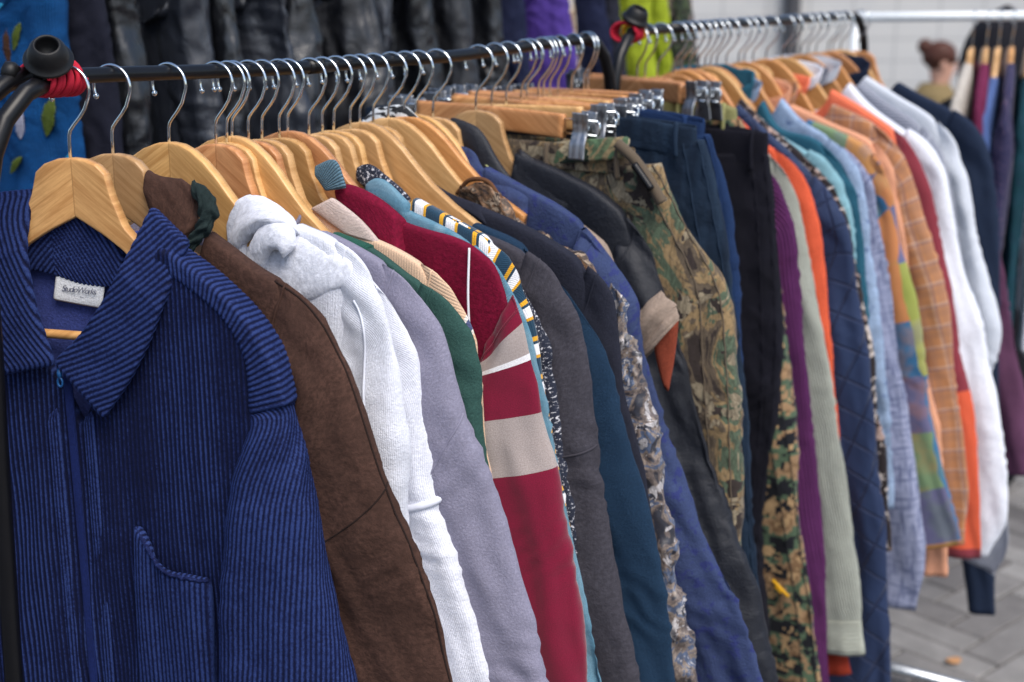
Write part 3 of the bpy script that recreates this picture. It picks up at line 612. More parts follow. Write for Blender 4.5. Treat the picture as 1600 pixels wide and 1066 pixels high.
def make_hanger(kind, mat, t, yaw, label, cat='hanger', group=None, rot=None, loc=None, full=True):
    root = empty('wooden_hanger' if kind != 'clip' else 'clip_hanger', hub(t) if loc is None else loc, -(A0 + R(yaw)) if rot is None else rot)
    tag(root, label, cat, group)
    h = shared('hook', lambda: tube('hook', hook_path(), WR, CHROME, nq=10)); h.parent = root
    b = shared('tip', lambda: lathe('hook_tip', [(0, -.0030), (.0022, -.0020), (.0030, 0), (.0022, .0020), (0, .0030)], CHROME, n=12)); b.parent = h; b.location = (-.0187, 0, -.0300)
    if kind in 'ABCD':
        A_, B_ = arm_profile(*dict(A=(TOPA, BOTA), B=(TOPB, BOTB), C=(TOPC, BOTC), D=(TOPD, BOTD))[kind])
        def bw():
            V, UV = loft(A_, B_, .0062, 36, 16.); return gridmesh('hanger_arms', V, mat, None, UV)
        a = shared('arms' + kind + mat.name, bw); a.parent = root
        if full:
            r_ = shared('rod' + mat.name, lambda: tube('trouser_bar', [(-.155, -.02, -.222), (-.15, -.02, -.245), (-.14, -.019, -.2535), (-.06, -.008, -.2555), (.06, -.008, -.2555), (.14, -.019, -.2535), (.15, -.02, -.245), (.155, -.02, -.222)], .0045, mat, nq=12))
            r_.parent = root
    else:
        def bar():
            n = 30; u = np.linspace(-.118, .118, n); cv = -.012 * (np.abs(u) / .118) ** 2
            A_ = np.stack([u, cv, np.full(n, -.083) - .0 * u], 1); B_ = np.stack([u, cv, np.full(n, -.1145)], 1)
            V, UV = loft(A_, B_, .0058, 24, 7.); return gridmesh('hanger_bar', V, mat, None, UV)
        a = shared('bar' + mat.name, bar); a.parent = root
        for sgn in (-1, 1):
            x = .112 * sgn; e = .168 * sgn
            for z in (-.089, -.1075):
                o = shared('rodc%d%g' % (sgn, z), lambda: tube('clip_rod', [(x, -.012, z), (e, -.012, z)], .0016, CHROME, nq=8)); o.parent = root
            o = shared('rode%d' % sgn, lambda: tube('clip_rod', [(e, -.012, -.089), (e + .003 * sgn, -.012, -.092), (e + .003 * sgn, -.012, -.1045), (e, -.012, -.1075)], .0016, CHROME, nq=8)); o.parent = root
            cx = .148 * sgn
            for s2 in (-1, 1):
                def jaw():
                    P = [(-.0120, -.0785), (-.0100, -.092), (-.0100, -.104), (-.0165, -.118), (-.0190, -.138)]
                    V = []
                    for y, z in P:
                        for wd in (-.0115, -.011): pass
                    ys = np.array([p[0] for p in P]); zs = np.array([p[1] for p in P])
                    n = len(P); q = np.linspace(0, n - 1, 28); yy = np.interp(q, range(n), ys) * -s2 * -1; zz = np.interp(q, range(n), zs)
                    wd = .0118 - .0015 * np.sin(q / (n - 1) * np.pi)
                    yy = yy + .0009 * np.sign(np.sin(q * 6.0)) * 0
                    A_ = np.stack([cx - wd, -.012 + yy, zz], 1); B_ = np.stack([cx + wd, -.012 + yy, zz], 1)
                    V, UV = loft(A_, B_, .0010, 24, 6., N=(0, 1, 0), disp=lambda S, Pm, V: .0009 * (np.abs(np.sin(V[..., 0] * 900)) > .75))
                    return gridmesh('clip_jaw', V, CLIPM, None, UV)
                o = shared('jaw%d%d' % (sgn, s2), jaw); o.parent = root
            o = shared('spr%d' % sgn, lambda: tube('clip_spring', [(cx + .0045 * math.cos(a_) * 0 + (a_ / 40 - .5) * .012, -.012 + .0045 * math.cos(a_), -.096 + .0045 * math.sin(a_)) for a_ in np.linspace(0, 40, 120)], .0009, CHROME, nq=6)); o.parent = root
    return root
CLIPM = metal('clip_steel', (176, 178, 182), .42)

# ================================================================ GARMENTS
def w3(P2, dy=0.):
    P2 = np.array(P2, float); u = P2[:, 0]; d = np.broadcast_to(np.asarray(dy, float), u.shape)
    return np.stack([u, bend(u) + d, P2[:, 1]], 1)
def folds(amp, seed, la=3.5, lb=16., wr=.0, stretch=0):
    def f(S, Pm, V):
        d = amp * fbm(S * la + seed * 3.1, Pm * lb + seed, seed) + amp * .5 * np.minimum(0, vn(S * la * 1.3 + Pm * 6, Pm * lb * .7 + 9, seed + 5))
        for k_ in range(3):
            r1 = ((seed * 29 + k_ * 41) % 100) / 100; pc = .015 + .11 * r1 + .022 * vn(S * 3.2 + k_ * 5, S * 0 + seed, seed + k_) + (r1 - .5) * .12 * S
            d = d + (.9 if k_ != 1 else -1.) * min(amp, .005) * np.exp(-((Pm - pc) / (.006 + .006 * r1)) ** 2) * (.55 + .45 * vn(S * 5, S * 0 + k_, seed + 7))
            s0 = .16 + .5 * ((seed * 37 + k_ * 53) % 100) / 100; d = d + .27 * min(amp, .0055) * np.exp(-((S - s0) / .045) ** 2) * np.sin((S + Pm * (.5 if k_ % 2 else -.4)) * (210 + 60 * k_) + 4 * vn(S * 20, Pm * 20, seed))
        if wr: d = d + wr * (1 - 2 * np.abs(fbm(S * 22 + Pm * 12, Pm * 26 - S * 7, seed + 9, 3)))
        return d
    return f
def surf_path(g, path, n=50, off=.0003):
    V = SURF[g.name]; P = resample(np.array(path, float), n); i = P[:, 0] * (V.shape[0] - 1); j = P[:, 1] * (V.shape[1] - 1)
    i0 = np.clip(i.astype(int), 0, V.shape[0] - 2); j0 = np.clip(j.astype(int), 0, V.shape[1] - 2); a = (i - i0)[:, None]; b = (j - j0)[:, None]
    Q = V[i0, j0] * (1 - a) * (1 - b) + V[i0 + 1, j0] * a * (1 - b) + V[i0, j0 + 1] * (1 - a) * b + V[i0 + 1, j0 + 1] * a * b
    return Q + np.array([0, -off, 0])
def s_at(g, v):
    V = SURF[g.name]; return float(np.argmin(np.abs(V[:, V.shape[1] // 2, 2] - v))) / (V.shape[0] - 1)
def seam(g, path, mat, r=.0011, name='sleeve_seam', off=.0002):
    return tube(name, surf_path(g, path, 70, off), r, mat, g, 8)
def strip(name, A2, B2, mat, parent, th=.004, dyA=-.02, dyB=-.02, n=60, nq=30, p=3., disp=None, swap=False, ribf=None, rnd=.12):
    A_ = w3(A2, 0); B_ = w3(B2, 0)
    A_ = resample(A_, n); B_ = resample(B_, n)
    ya = np.interp(np.linspace(0, 1, n), np.linspace(0, 1, np.size(dyA)), np.atleast_1d(dyA)); yb = np.interp(np.linspace(0, 1, n), np.linspace(0, 1, np.size(dyB)), np.atleast_1d(dyB))
    A_[:, 1] += ya; B_[:, 1] += yb
    s = np.linspace(0, 1, n); e = np.clip(np.minimum(s, 1 - s) / rnd, 0, 1); thp = th * np.sqrt(1 - (1 - e) ** 2) + 1e-5
    mid = (A_ + B_) / 2; sh = (.86 + .14 * np.sqrt(1 - (1 - np.clip(e, 0, 1)) ** 2))[:, None]
    A_ = mid + (A_ - mid) * sh; B_ = mid + (B_ - mid) * sh
    H = A_ - B_; T = np.gradient(mid, axis=0); N = np.cross(H, T); N /= np.linalg.norm(N, axis=1, keepdims=True) + 1e-12
    N[N[:, 1] < 0] *= -1
    V, UV = loft(A_, B_, thp, nq, p, N, disp, swap)
    o = gridmesh(name, V, mat, parent, UV)
    if ribf is not None:
        rb = ribf(UV[:, :-1, 1] if not swap else UV[:, :-1, 0], UV[:, :-1, 0] if not swap else UV[:, :-1, 1])
        at = o.data.attributes.new('rib', 'FLOAT', 'POINT'); at.data.foreach_set('value', rb.astype(np.float32).reshape(-1))
    return o
def tip_index(o):
    for i in range(len(o) - 1):
        du = o[i + 1][0] - o[i][0]; dv = o[i][1] - o[i + 1][1]
        if dv > du * 1.05 and o[i][0] > .17: return i
    return len(o) // 2
def collar_ring(parent, mat, u0, v0, h=.034, dep=.013, lean=.006, front=.022, th=.0022, name='collar', seed=1, back=0.):
    n = 64; a = np.linspace(-np.pi * .5 + .10, np.pi * 1.5 - .10, n)         # open at the front
    cu = u0 * np.cos(a); cy = dep * np.sin(a); z = v0 - front * np.clip(-np.sin(a), 0, 1) + .010 * np.clip(np.sin(a), 0, 1) + back
    out = np.stack([np.cos(a), .45 * np.sin(a), 0 * a], 1)
    B_ = np.stack([cu, cy + bend(cu), z - .008], 1); A_ = B_ + out * lean + np.array([0, 0, 1.]) * h * (.85 + .15 * np.sin(a))[:, None]
    A_ += .002 * fbm(a * 2, a * 0 + seed, seed)[:, None]
    N = np.stack([np.cos(a), .6 * np.sin(a), 0 * a], 1); N /= np.linalg.norm(N, axis=1, keepdims=True)
    V, UV = loft(A_, B_, th, 24, 3., N, folds(.0012, seed), swap=True)
    return gridmesh(name, V, mat, parent, UV)
def sleeve_curves(o, ti, swid, start=None, blend=.20, lead=.04, Bov=None, n=90, total=None):
    P = np.array(o, float); d = np.concatenate([[0], np.cumsum(np.linalg.norm(np.diff(P, axis=0), axis=1))])
    s0 = max(0, d[ti] - lead); f = resample(P, 300)
    df = np.concatenate([[0], np.cumsum(np.linalg.norm(np.diff(f, axis=0), axis=1))]); f = f[df >= s0]
    L = np.linalg.norm(np.diff(f, axis=0), axis=1).sum()
    if total and L < total:
        t = f[-1] - f[-12]; t /= np.linalg.norm(t); t = t * .6 + np.array([.08, -.99]) * .4; t /= np.linalg.norm(t)
        f = np.concatenate([f, f[-1] + t * np.linspace(.02, total - L, 14)[:, None]])
    A_ = resample(f, n, False)
    for _ in range(3): A_[1:-1] = (A_[:-2] + A_[1:-1] * 2 + A_[2:]) / 4
    T = np.gradient(A_, axis=0); T /= np.linalg.norm(T, axis=1, keepdims=True); nn = np.stack([T[:, 1], -T[:, 0]], 1)
    s = np.linspace(0, 1, n)[:, None]; Ltot = np.linalg.norm(np.diff(A_, axis=0), axis=1).sum(); k = np.clip(s * Ltot / blend, 0, 1); k = k * k * (3 - 2 * k)
    wd = swid[0] + (swid[1] - swid[0]) * s
    B_ = A_ + (1 - k) * np.array([-.045, -swid[2] if len(swid) > 2 else -.17]) + k * nn * wd
    for _ in range(14): B_[1:-1] = (B_[:-2] + B_[1:-1] * 2 + B_[2:]) / 4
    return A_, B_
SURF = {}
def garment(name, label, cat, key, mat, smat=None, sw=(.15, .10), th=.011, sth=.019, hem=-.80, total=.66, fold=.004, wr=.0008, seed=1, group=None, collar=None,
            colmat=None, res=1., data=None, loc=None, rot=None, cuff=None, cuffmat=None, ti=None, lead=.035, dip=.07, p=2.05, sname='sleeve', disp=None, armhole=True, bodyshrink=.012, rootw=None, bdisp=None, blend=.20):
    t, yaw, o = data if data is not None else GAR[key]
    if loc is None: loc = hub(t)
    root = empty(name, loc, -(A0 + R(yaw)) if rot is None else rot); tag(root, label, cat, group)
    smat = smat or mat; o = [tuple(q) for q in o]
    ti = tip_index(o) if ti is None else ti
    u0, v0 = o[0]; tu, tv = o[ti]; W = tu - bodyshrink
    n = int(100 * res); s = np.linspace(-1, 1, n); u = W * s; a = np.abs(u)
    f = resample(np.array(o), 300); top = np.interp(a, f[:, 0], f[:, 1] - .0015)
    top = np.where(a < u0, v0 - dip * np.sqrt(np.clip(1 - (a / u0) ** 2, 0, 1)), top)
    e = np.clip((1 - np.abs(s)) / .16, 0, 1); thp = th * np.sqrt(1 - (1 - e) ** 2) + 1e-5
    top = top - .05 * (1 - np.clip((1 - np.abs(s)) / .10, 0, 1)) ** 2
    A_ = np.stack([u, bend(u), top], 1); B_ = np.stack([u * 1.02, bend(u) * .8, np.full(n, hem)], 1)
    V, UV = loft(A_, B_, thp, int(90 * res), 7., disp=bdisp or (lambda S, Pm, V: .6 * fold * fbm(V[..., 0] * 12 + V[..., 2] * 1.5, V[..., 2] * 2.2, seed + 2) * np.clip((-.12 - V[..., 2]) / .15, 0, 1)), swap=True)
    gridmesh('body', V, mat, root, UV)
    A2, B2 = sleeve_curves(o, ti, sw, lead=lead, total=total, n=int(110 * res), blend=blend)
    ns = len(A2); s = np.linspace(0, 1, ns)
    ths = np.interp(s, [0, .06, .25, .8, 1], [.45 * th, th + .001, sth, sth * .85, sth * .8])
    ths = ths * (1 + .22 * fbm(s * 5, s * 0 + seed, seed + 40, 2) * np.clip(s * 6, 0, 1)); per = (.0035 * fbm(s * 6, s * 0 + seed * 1.7, seed + 50, 2) * np.clip((s - .12) * 5, 0, 1)); A2 = A2 + np.stack([per, per * 0], 1); B2 = B2 + np.stack([-per * 1.5, per * 0], 1)
    if cuff: ths = ths * np.interp(s, [1 - cuff - .03, 1 - cuff, 1], [1, .8, .85])
    yo = -.003
    AA = np.stack([A2[:, 0], bend(A2[:, 0]) + yo, A2[:, 1]], 1); BB = np.stack([B2[:, 0], bend(B2[:, 0]) + yo, B2[:, 1]], 1)
    V, UV = loft(AA, BB, ths, int(80 * res), p, disp=disp or folds(fold * 1.5, seed, wr=wr), edge=True); SURF[root.name] = V
    if cuff:
        c = int(ns * (1 - cuff)); so = gridmesh(sname, V[:c + 1], smat, root, UV[:c + 1])
        co = gridmesh('cuff', V[c - 1:] * 1.0, cuffmat or smat, root, UV[c - 1:]); co2 = bpy.data.objects.new('cuff', co.data); C.objects.link(co2); co2.parent = root; co2.scale = (-1, 1, 1)
    else: so = gridmesh(sname, V, smat, root, UV)
    s2 = bpy.data.objects.new(sname, so.data); C.objects.link(s2); s2.parent = root; s2.scale = (-1, 1, 1)
    if armhole:      # seam ridge where the sleeve is set in
        P = V[2]; P = P[np.r_[0:len(P) // 2 + 6]]
        for sx in (1, -1):
            if sx == 1: q_ = tube('armhole_seam', P[::2] + np.array([0, -.0004, 0]), .0011, smat, root, 6, n=50)
            else: m_ = bpy.data.objects.new('armhole_seam', q_.data); C.objects.link(m_); m_.parent = root; m_.scale = (-1, 1, 1)
    if collar: collar_ring(root, colmat or mat, seed=seed, **dict(dict(u0=min(u0, .085), v0=v0), **(collar if isinstance(collar, dict) else {})))
    return root
def trousers(name, label, key, mat, top=-.118, fold=.004, seed=1, group=None, band=.04, wmat=None, hem=-1.05, W=None, cat='trousers', inner=.03, th=.018, belt=True, res=1.):
    t, yaw, o = GAR[key]; root = empty(name, hub(t), -(A0 + R(yaw))); tag(root, label, cat, group)
    o = np.array(o); u0 = o[0][0]; W = W or u0 - .004
    n = 60; s = np.linspace(-1, 1, n); u = W * s; e = np.clip((1 - np.abs(s)) / .06, 0, 1); thp = .014 * np.sqrt(1 - (1 - e) ** 2) + 1e-4
    dz = .006 * np.sin(np.abs(s) * 2.2) - .004 * (1 - s * s)
    A_ = np.stack([u, -.012 + 0 * u, top + dz], 1); B_ = np.stack([u * 1.01, -.012 + 0 * u, top - band + dz], 1)
    # waistband: an open ring round the waist
    a = np.linspace(0, 2 * np.pi, 120); cu = W * np.sign(np.cos(a)) * np.abs(np.cos(a)) ** .55; cy = -.012 + .012 * np.sign(np.sin(a)) * np.abs(np.sin(a)) ** .6
    zt = top - .004 * np.cos(a * 2) + .003 * fbm(a, a * 0, seed)
    Ar = np.stack([cu, cy, zt], 1); Br = np.stack([cu, cy, zt - band], 1); N = np.stack([np.cos(a) * .3, np.sin(a), 0 * a], 1); N /= np.linalg.norm(N, axis=1, keepdims=True)
    V, UV = loft(Ar, Br, .0022, 20, 3., N, folds(.001, seed), swap=True); gridmesh('waistband', V, wmat or mat, root, UV)
    f = resample(o, 200); f = f[f[:, 1] < top - band * .5]
    if f[-1][1] > hem: f = np.concatenate([f, [[f[-1][0], hem]]])
    nl = int(130 * res); A2 = resample(f, nl, False); zz = A2[:, 1]; cr = top - .27
    bi = np.where(zz > cr, -.004, 0) + np.where(zz <= cr, inner * np.clip((cr - zz) / .1, 0, 1), 0)
    AA = np.stack([A2[:, 0], -.012 + 0 * zz, zz], 1); BB = np.stack([bi, -.012 + 0 * zz, zz - .02 * np.clip((zz - cr) / .27, 0, 1)], 1)
    ths = np.interp(np.linspace(0, 1, nl), [0, .2, .6, 1], [.015, th, th * 1.05, th])
    V, UV = loft(AA, BB, ths, int(110 * res), 3., disp=folds(fold * 1.3, seed, 3., 12., wr=.0014))
    l1 = gridmesh('leg', V, mat, root, UV); l2 = bpy.data.objects.new('leg', l1.data); C.objects.link(l2); l2.parent = root; l2.scale = (-1, 1, 1)
    if belt:
        for k, ub in enumerate((-.6 * W, .45 * W, .93 * W)):
            tube('belt_loop', [(ub, -.031, top + .002), (ub, -.034, top - band * .5), (ub, -.031, top - band - .004)], .0035, wmat or mat, root, 8, n=10)
    # side seam with twin stitching
    P = V[:, int(V.shape[1] * .46)]; 
    for jj in (.40, .455):
        P = resample(V[:, int(V.shape[1] * jj)], 160); P[:, 1] -= .0004 + .0010 * np.sin(np.arange(160) * 1.1 + jj * 30)
        tube('side_seam', P, .0011, mat, root, 6)
    return root

# ---------------------------------------------------------------- the blue corduroy jacket (first on the rail)
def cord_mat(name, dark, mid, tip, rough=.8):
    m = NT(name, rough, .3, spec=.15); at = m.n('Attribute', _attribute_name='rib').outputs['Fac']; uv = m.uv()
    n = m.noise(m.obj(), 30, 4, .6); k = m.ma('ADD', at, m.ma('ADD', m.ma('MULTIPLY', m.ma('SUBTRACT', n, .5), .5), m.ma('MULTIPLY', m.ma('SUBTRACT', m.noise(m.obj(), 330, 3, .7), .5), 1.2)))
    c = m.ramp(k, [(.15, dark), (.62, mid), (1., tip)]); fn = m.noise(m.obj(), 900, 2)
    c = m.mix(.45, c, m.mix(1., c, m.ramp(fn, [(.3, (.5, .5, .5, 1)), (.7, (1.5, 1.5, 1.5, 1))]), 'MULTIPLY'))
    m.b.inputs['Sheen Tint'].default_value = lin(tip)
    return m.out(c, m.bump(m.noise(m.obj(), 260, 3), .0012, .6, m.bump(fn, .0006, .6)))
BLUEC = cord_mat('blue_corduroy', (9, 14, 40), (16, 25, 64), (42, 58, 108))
BLUEIN = fabric('blue_lining', (62, 74, 138), mott=.2, melange=.3, sheen=.2)
def ribs(x, f, e=.8): return np.abs(np.sin(np.pi * f * x)) ** e
def blue_jacket():
    t, yaw, o = GAR['blue']; root = empty('corduroy_jacket', hub(t), -(A0 + R(yaw)))
    tag(root, 'blue corduroy zip jacket with a wide collar and chest pocket, first on the near rack', 'jacket')
    F = 195.; o = np.array(o); f = resample(o, 400); W = .216; RA = .0008
    nc = 840; u = np.linspace(-W, W, nc); a = np.abs(u); top = np.interp(a, f[:, 0], f[:, 1] - .002); sh = -.1375
    top = np.where(a < .108, np.interp(a, [0, .06, .108], [-.168, -.150, -.1605]), top)
    g = np.clip((.103 - a) / .014, 0, 1); g = g * g * (3 - 2 * g)
    vf = np.where(a < .108, np.interp(a, [0, .02, .108], [-.345, -.300, -.163]), top); vf = top * (1 - g) + vf * g
    e = np.clip((W - a) / .035, 0, 1); T = .0185 * np.sqrt(1 - (1 - e) ** 2) + 2e-4
    yb = bend(u); rows = []; hem = -.76
    for q in np.linspace(0, 1, 230): rows.append((u, -T, hem + (vf - .004 - hem) * q))
    for q in (.3, .6, .9): rows.append((u, -T * (1 - .35 * q * q), vf - .004 + .004 * math.sin(q * math.pi / 2)))
    for q in np.linspace(0, 1, 10): rows.append((u, -T * .6 * (1 - (1 - g) * q), vf - .10 * g * q))
    for q in np.linspace(0, 1, 40): rows.append((u, T * .55, (vf - .10 * g) * (1 - q) + (top - .001) * q))
    for q in (.4, .8): rows.append((u, T * (.55 + .45 * q), top - .004 * q))
    for q in np.linspace(0, 1, 40): rows.append((u, T, top - .004 + (hem - top) * q))
    V = np.array([[*r] for r in rows]); V = np.stack([V[:, 0], V[:, 1] + yb[None], V[:, 2]], -1)
    nr = V.shape[0]; X = V[..., 0]; Z = V[..., 2]; fr = np.zeros((nr, 1)); fr[:233] = 1; fr[233:] = .0
    dn = np.clip((-.24 - Z) / .25, 0, 1)
    fold_ = .0050 * fbm(X * 13 - Z * 3.0, Z * 1.4, 3) + .0050 * np.maximum(0, vn((X + Z * .33) * 16, Z * 1.1, 8)) + .0012 * fbm(X * 40, Z * 9, 5)
    # pull from the shoulder towards the pocket
    fold_ = fold_ + .004 * np.exp(-((X - .135 + (Z + .30) * -.28) / .014) ** 2) * np.clip((-.22 - Z) * 8, 0, 1)
    rb = ribs(X + .0009 * fbm(X * 20, Z * 5, 4), F, 1.8) * (.78 + .3 * fbm(X * 30, Z * 3, 15))
    V[..., 1] -= fr * (dn * fold_ + RA * rb); V[..., 0] += fr * .003 * fbm(Z * 4, X * 6, 11) * dn
    V[..., 1] += (1 - fr) * 0
    V = V.transpose(1, 0, 2); rb = rb.T
    UV = np.stack([np.broadcast_to(u[:, None], rb.shape), V[..., 2]], -1)
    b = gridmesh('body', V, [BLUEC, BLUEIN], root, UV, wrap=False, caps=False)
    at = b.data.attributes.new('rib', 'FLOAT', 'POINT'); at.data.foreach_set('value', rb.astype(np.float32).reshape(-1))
    mi = np.zeros((nc - 1, nr - 1), np.int32); mi[:, 236:284] = 1; ui = u[:-1, None]; mi[np.abs(u[:-1]) > .104] = 0
    b.data.polygons.foreach_set('material_index', mi.reshape(-1))
    # sleeve
    fo = resample(o, 500); k0 = np.searchsorted(-fo[:, 1], .232); A2 = resample(fo[k0:], 150, False)
    Bp = np.array(PAT['sleeve_in'][1:]); Bp = np.vstack([[A2[0][0] - .050, A2[0][1] - .045], [A2[0][0] - .042, A2[0][1] - .085], Bp[0:]]); B2 = resample(Bp, 150)
    ext = lambda P, L: np.vstack([P, P[-1] + (P[-1] - P[-20]) / np.linalg.norm(P[-1] - P[-20]) * L])
    A2 = resample(ext(A2, .18), 190, False); B2 = resample(ext(B2, .18), 190, False)
    for _ in range(4): B2[1:-1] = (B2[:-2] + 2 * B2[1:-1] + B2[2:]) / 4
    ths = np.interp(np.linspace(0, 1, 190), [0, .06, .12, .3, .8, 1], [.004, .011, .019, .029, .028, .024])
    AA = w3(A2, .0); BB = w3(B2, np.interp(np.linspace(0, 1, 190), [0, .08, .18, .4, 1], [.010, .004, -.010, -.022, -.020]))
    def dsp(S, Pm, V): return RA * ribs(Pm + .0006 * fbm(S * 5, Pm * 20, 2), F) + .0045 * fbm(S * 3 + 1, Pm * 17, 21) + .0035 * np.maximum(0, vn(S * 7 + Pm * 14, Pm * 9, 4)) + .0011 * fbm(S * 30, Pm * 30, 3)
    V, UV = loft(AA, BB, ths, 470, 2.3, disp=dsp); s1 = gridmesh('sleeve', V, BLUEC, root, UV)
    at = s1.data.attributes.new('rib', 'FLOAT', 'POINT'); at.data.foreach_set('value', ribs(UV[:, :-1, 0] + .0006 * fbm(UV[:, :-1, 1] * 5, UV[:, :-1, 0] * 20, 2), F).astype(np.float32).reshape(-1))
    s2 = bpy.data.objects.new('sleeve', s1.data); C.objects.link(s2); s2.parent = root; s2.scale = (-1, 1, 1)
    # shoulder yoke, ribs across
    ky = np.searchsorted(-fo[:, 1], .298); Ay = fo[:ky] + np.array([.0004, .0005]); By = np.array(PAT['yoke_in'])
    yk = strip('shoulder_yoke', Ay, By, BLUEC, root, .0188, 0, -.002, 420, 70, 6., disp=lambda S, Pm, V: .0010 * ribs(S + .0005 * fbm(Pm * 40, S * 8, 3), 190.) + .0008 * fbm(S * 20, Pm * 25, 6), ribf=lambda S, Pm: ribs(S + .0005 * fbm(Pm * 40, S * 8, 3), 190.), rnd=.03)
    y2 = bpy.data.objects.new('shoulder_yoke', yk.data); C.objects.link(y2); y2.parent = root; y2.scale = (-1, 1, 1)
    # collar leaves
    rf = lambda S, Pm: ribs(S * .40 + .92 * Pm + .0007 * fbm(S * 12, Pm * 12, 3), 195.)
    strip('collar', PAT['leafR_out'], PAT['leafR_in'], BLUEC, root, .0042, [-.004, -.026, -.032, -.034], [.004, -.024, -.031, -.034], 420, 150, 5., disp=lambda S, Pm, V: .0012 * rf(S, Pm) + .0015 * fbm(S * 9, Pm * 9, 7), ribf=rf, rnd=.035)
    rl = lambda S, Pm: ribs(Pm + .30 * S + .0007 * fbm(S * 12, Pm * 12, 5), 190.)
    strip('collar', PAT['leafL_out'], PAT['leafL_in'], BLUEC, root, .0042, [-.002, -.026, -.034, -.036], [.006, -.022, -.030, -.034], 200, 360, 5., disp=lambda S, Pm, V: .0012 * rl(S, Pm) + .0015 * fbm(S * 9, Pm * 9, 9), ribf=rl, rnd=.05)
    rn = lambda S, Pm: ribs(Pm * .8 + .9 * np.abs(S - .062), 200.)
    strip('back_neck_band', PAT['neck_top'], PAT['neck_bot'], BLUEC, root, .003, .006, .004, 300, 90, 4., disp=lambda S, Pm, V: .0010 * rn(S, Pm), ribf=rn, rnd=.03)
    # woven label
    (a0, a1), (b0, b1) = PAT['label'][:2], PAT['label'][2:]
    WLAB = fabric('label_white', (226, 228, 232), mott=.04, fine=1500, sheen=.1)
    lb = strip('neck_label', [a0, ((a0[0] + a1[0]) / 2 + .0, (a0[1] + a1[1]) / 2 - .0006), (a1[0] + .012, a1[1] - .0012)], [b0, ((b0[0] + b1[0]) / 2, (b0[1] + b1[1]) / 2 - .0006), (b1[0] + .012, b1[1] - .0012)], WLAB, root, .0008, .0035, .003, 30, 12, 6., rnd=.02)
    TX = NT('label_thread', .8).out(lin((96, 100, 118)))
    for txt, sz, x, z, shr in (('StudioWorks', .0088, a0[0] + .0050, (a0[1] + b0[1]) / 2 - .0035, .45), ('PETITE', .0042, a0[0] + .0235, b0[1] + .0016, 0)):
        cu = bpy.data.curves.new('label_lettering', 'FONT'); cu.body = txt; cu.size = sz; cu.shear = shr; cu.extrude = .00008; cu.materials.append(TX)
        if shr: cu.space_character = .78
        tmp = bpy.data.objects.new('tmp', cu); C.objects.link(tmp); bpy.context.view_layer.update(); me = bpy.data.meshes.new_from_object(tmp.evaluated_get(bpy.context.evaluated_depsgraph_get())); bpy.data.objects.remove(tmp); me.name = 'label_lettering'; ob = bpy.data.objects.new('label_lettering', me); C.objects.link(ob); ob.parent = lb; ob.location = (x, float(bend(x)) + .0018, z); ob.rotation_euler = (R(90), R(2), 0)
    # zip, puller, placket lines, pocket
    z0 = PAT['zip'][0]; ZT = fabric('zip_tape', (28, 44, 104), rib=900, sheen=.1); ZM = paint('zip_puller_blue', (18, 74, 128), .35)
    zt = strip('zip', [(z0[0] - .0045, z0[1] + .004), (z0[0] - .003, -.55), (z0[0] - .003, -.755)], [(z0[0] + .0045, z0[1] + .004), (z0[0] + .006, -.55), (z0[0] + .006, -.755)], ZT, root, .002, -.0215, -.0215, 40, 12, 4.)
    q = z0; pl = tube('zip_puller', [(q[0], -.0335, q[1] - .006), (q[0] + .0005, -.036, q[1] - .012), (q[0] + .001, -.0365, q[1] - .017)], [.0022, .0026, .0018], ZM, zt, 10)
    rg = [(q[0] + .001 + .0026 * math.cos(a_), -.0365, q[1] - .0205 + .0042 * math.sin(a_)) for a_ in np.linspace(0, 2 * np.pi, 24)]; tube('zip_ring', rg, .0011, ZM, zt, 8, caps=False)
    for du in (-.019, .019):
        strip('placket', [(z0[0] + du - .006, -.335), (z0[0] + du - .004, -.755)], [(z0[0] + du + .006, -.325), (z0[0] + du + .007, -.755)], BLUEC, root, .0024, -.0195, -.0195, 60, 60, 4., disp=lambda S, Pm, V: .0007 * ribs(Pm, 240.) + .002 * fbm(S * 3, Pm * 3, 2), ribf=lambda S, Pm: ribs(Pm, 240.), rnd=.01)
    pt = np.array(PAT['pocket_top']); pb = pt.copy(); pb[:, 1] = -.70; pb[:, 0] += np.linspace(-.008, -.004, len(pt))
    strip('pocket', pt, pb, BLUEC, root, .0040, [-.024, -.030, -.034, -.030, -.026], -.023, 240, 120, 5., disp=lambda S, Pm, V: .0007 * ribs(S, F) + .0030 * fbm(S * 26, V[..., 2] * 4, 2), ribf=lambda S, Pm: ribs(S, F), rnd=.03)
    P3 = resample(w3(pt, np.array([-.026, -.033, -.038, -.034, -.029])), 60); P3[:, 2] += .0012 * fbm(np.linspace(0, 30, 60), np.zeros(60), 3)
    pr = tube('pocket_hem', P3, .0019 + .0005 * vn(np.linspace(0, 30, 60), np.zeros(60), 4), BLUEC, root, 12)
    at = pr.data.attributes.new('rib', 'FLOAT', 'POINT'); at.data.foreach_set('value', np.full(len(pr.data.vertices), .62, np.float32))
    return root

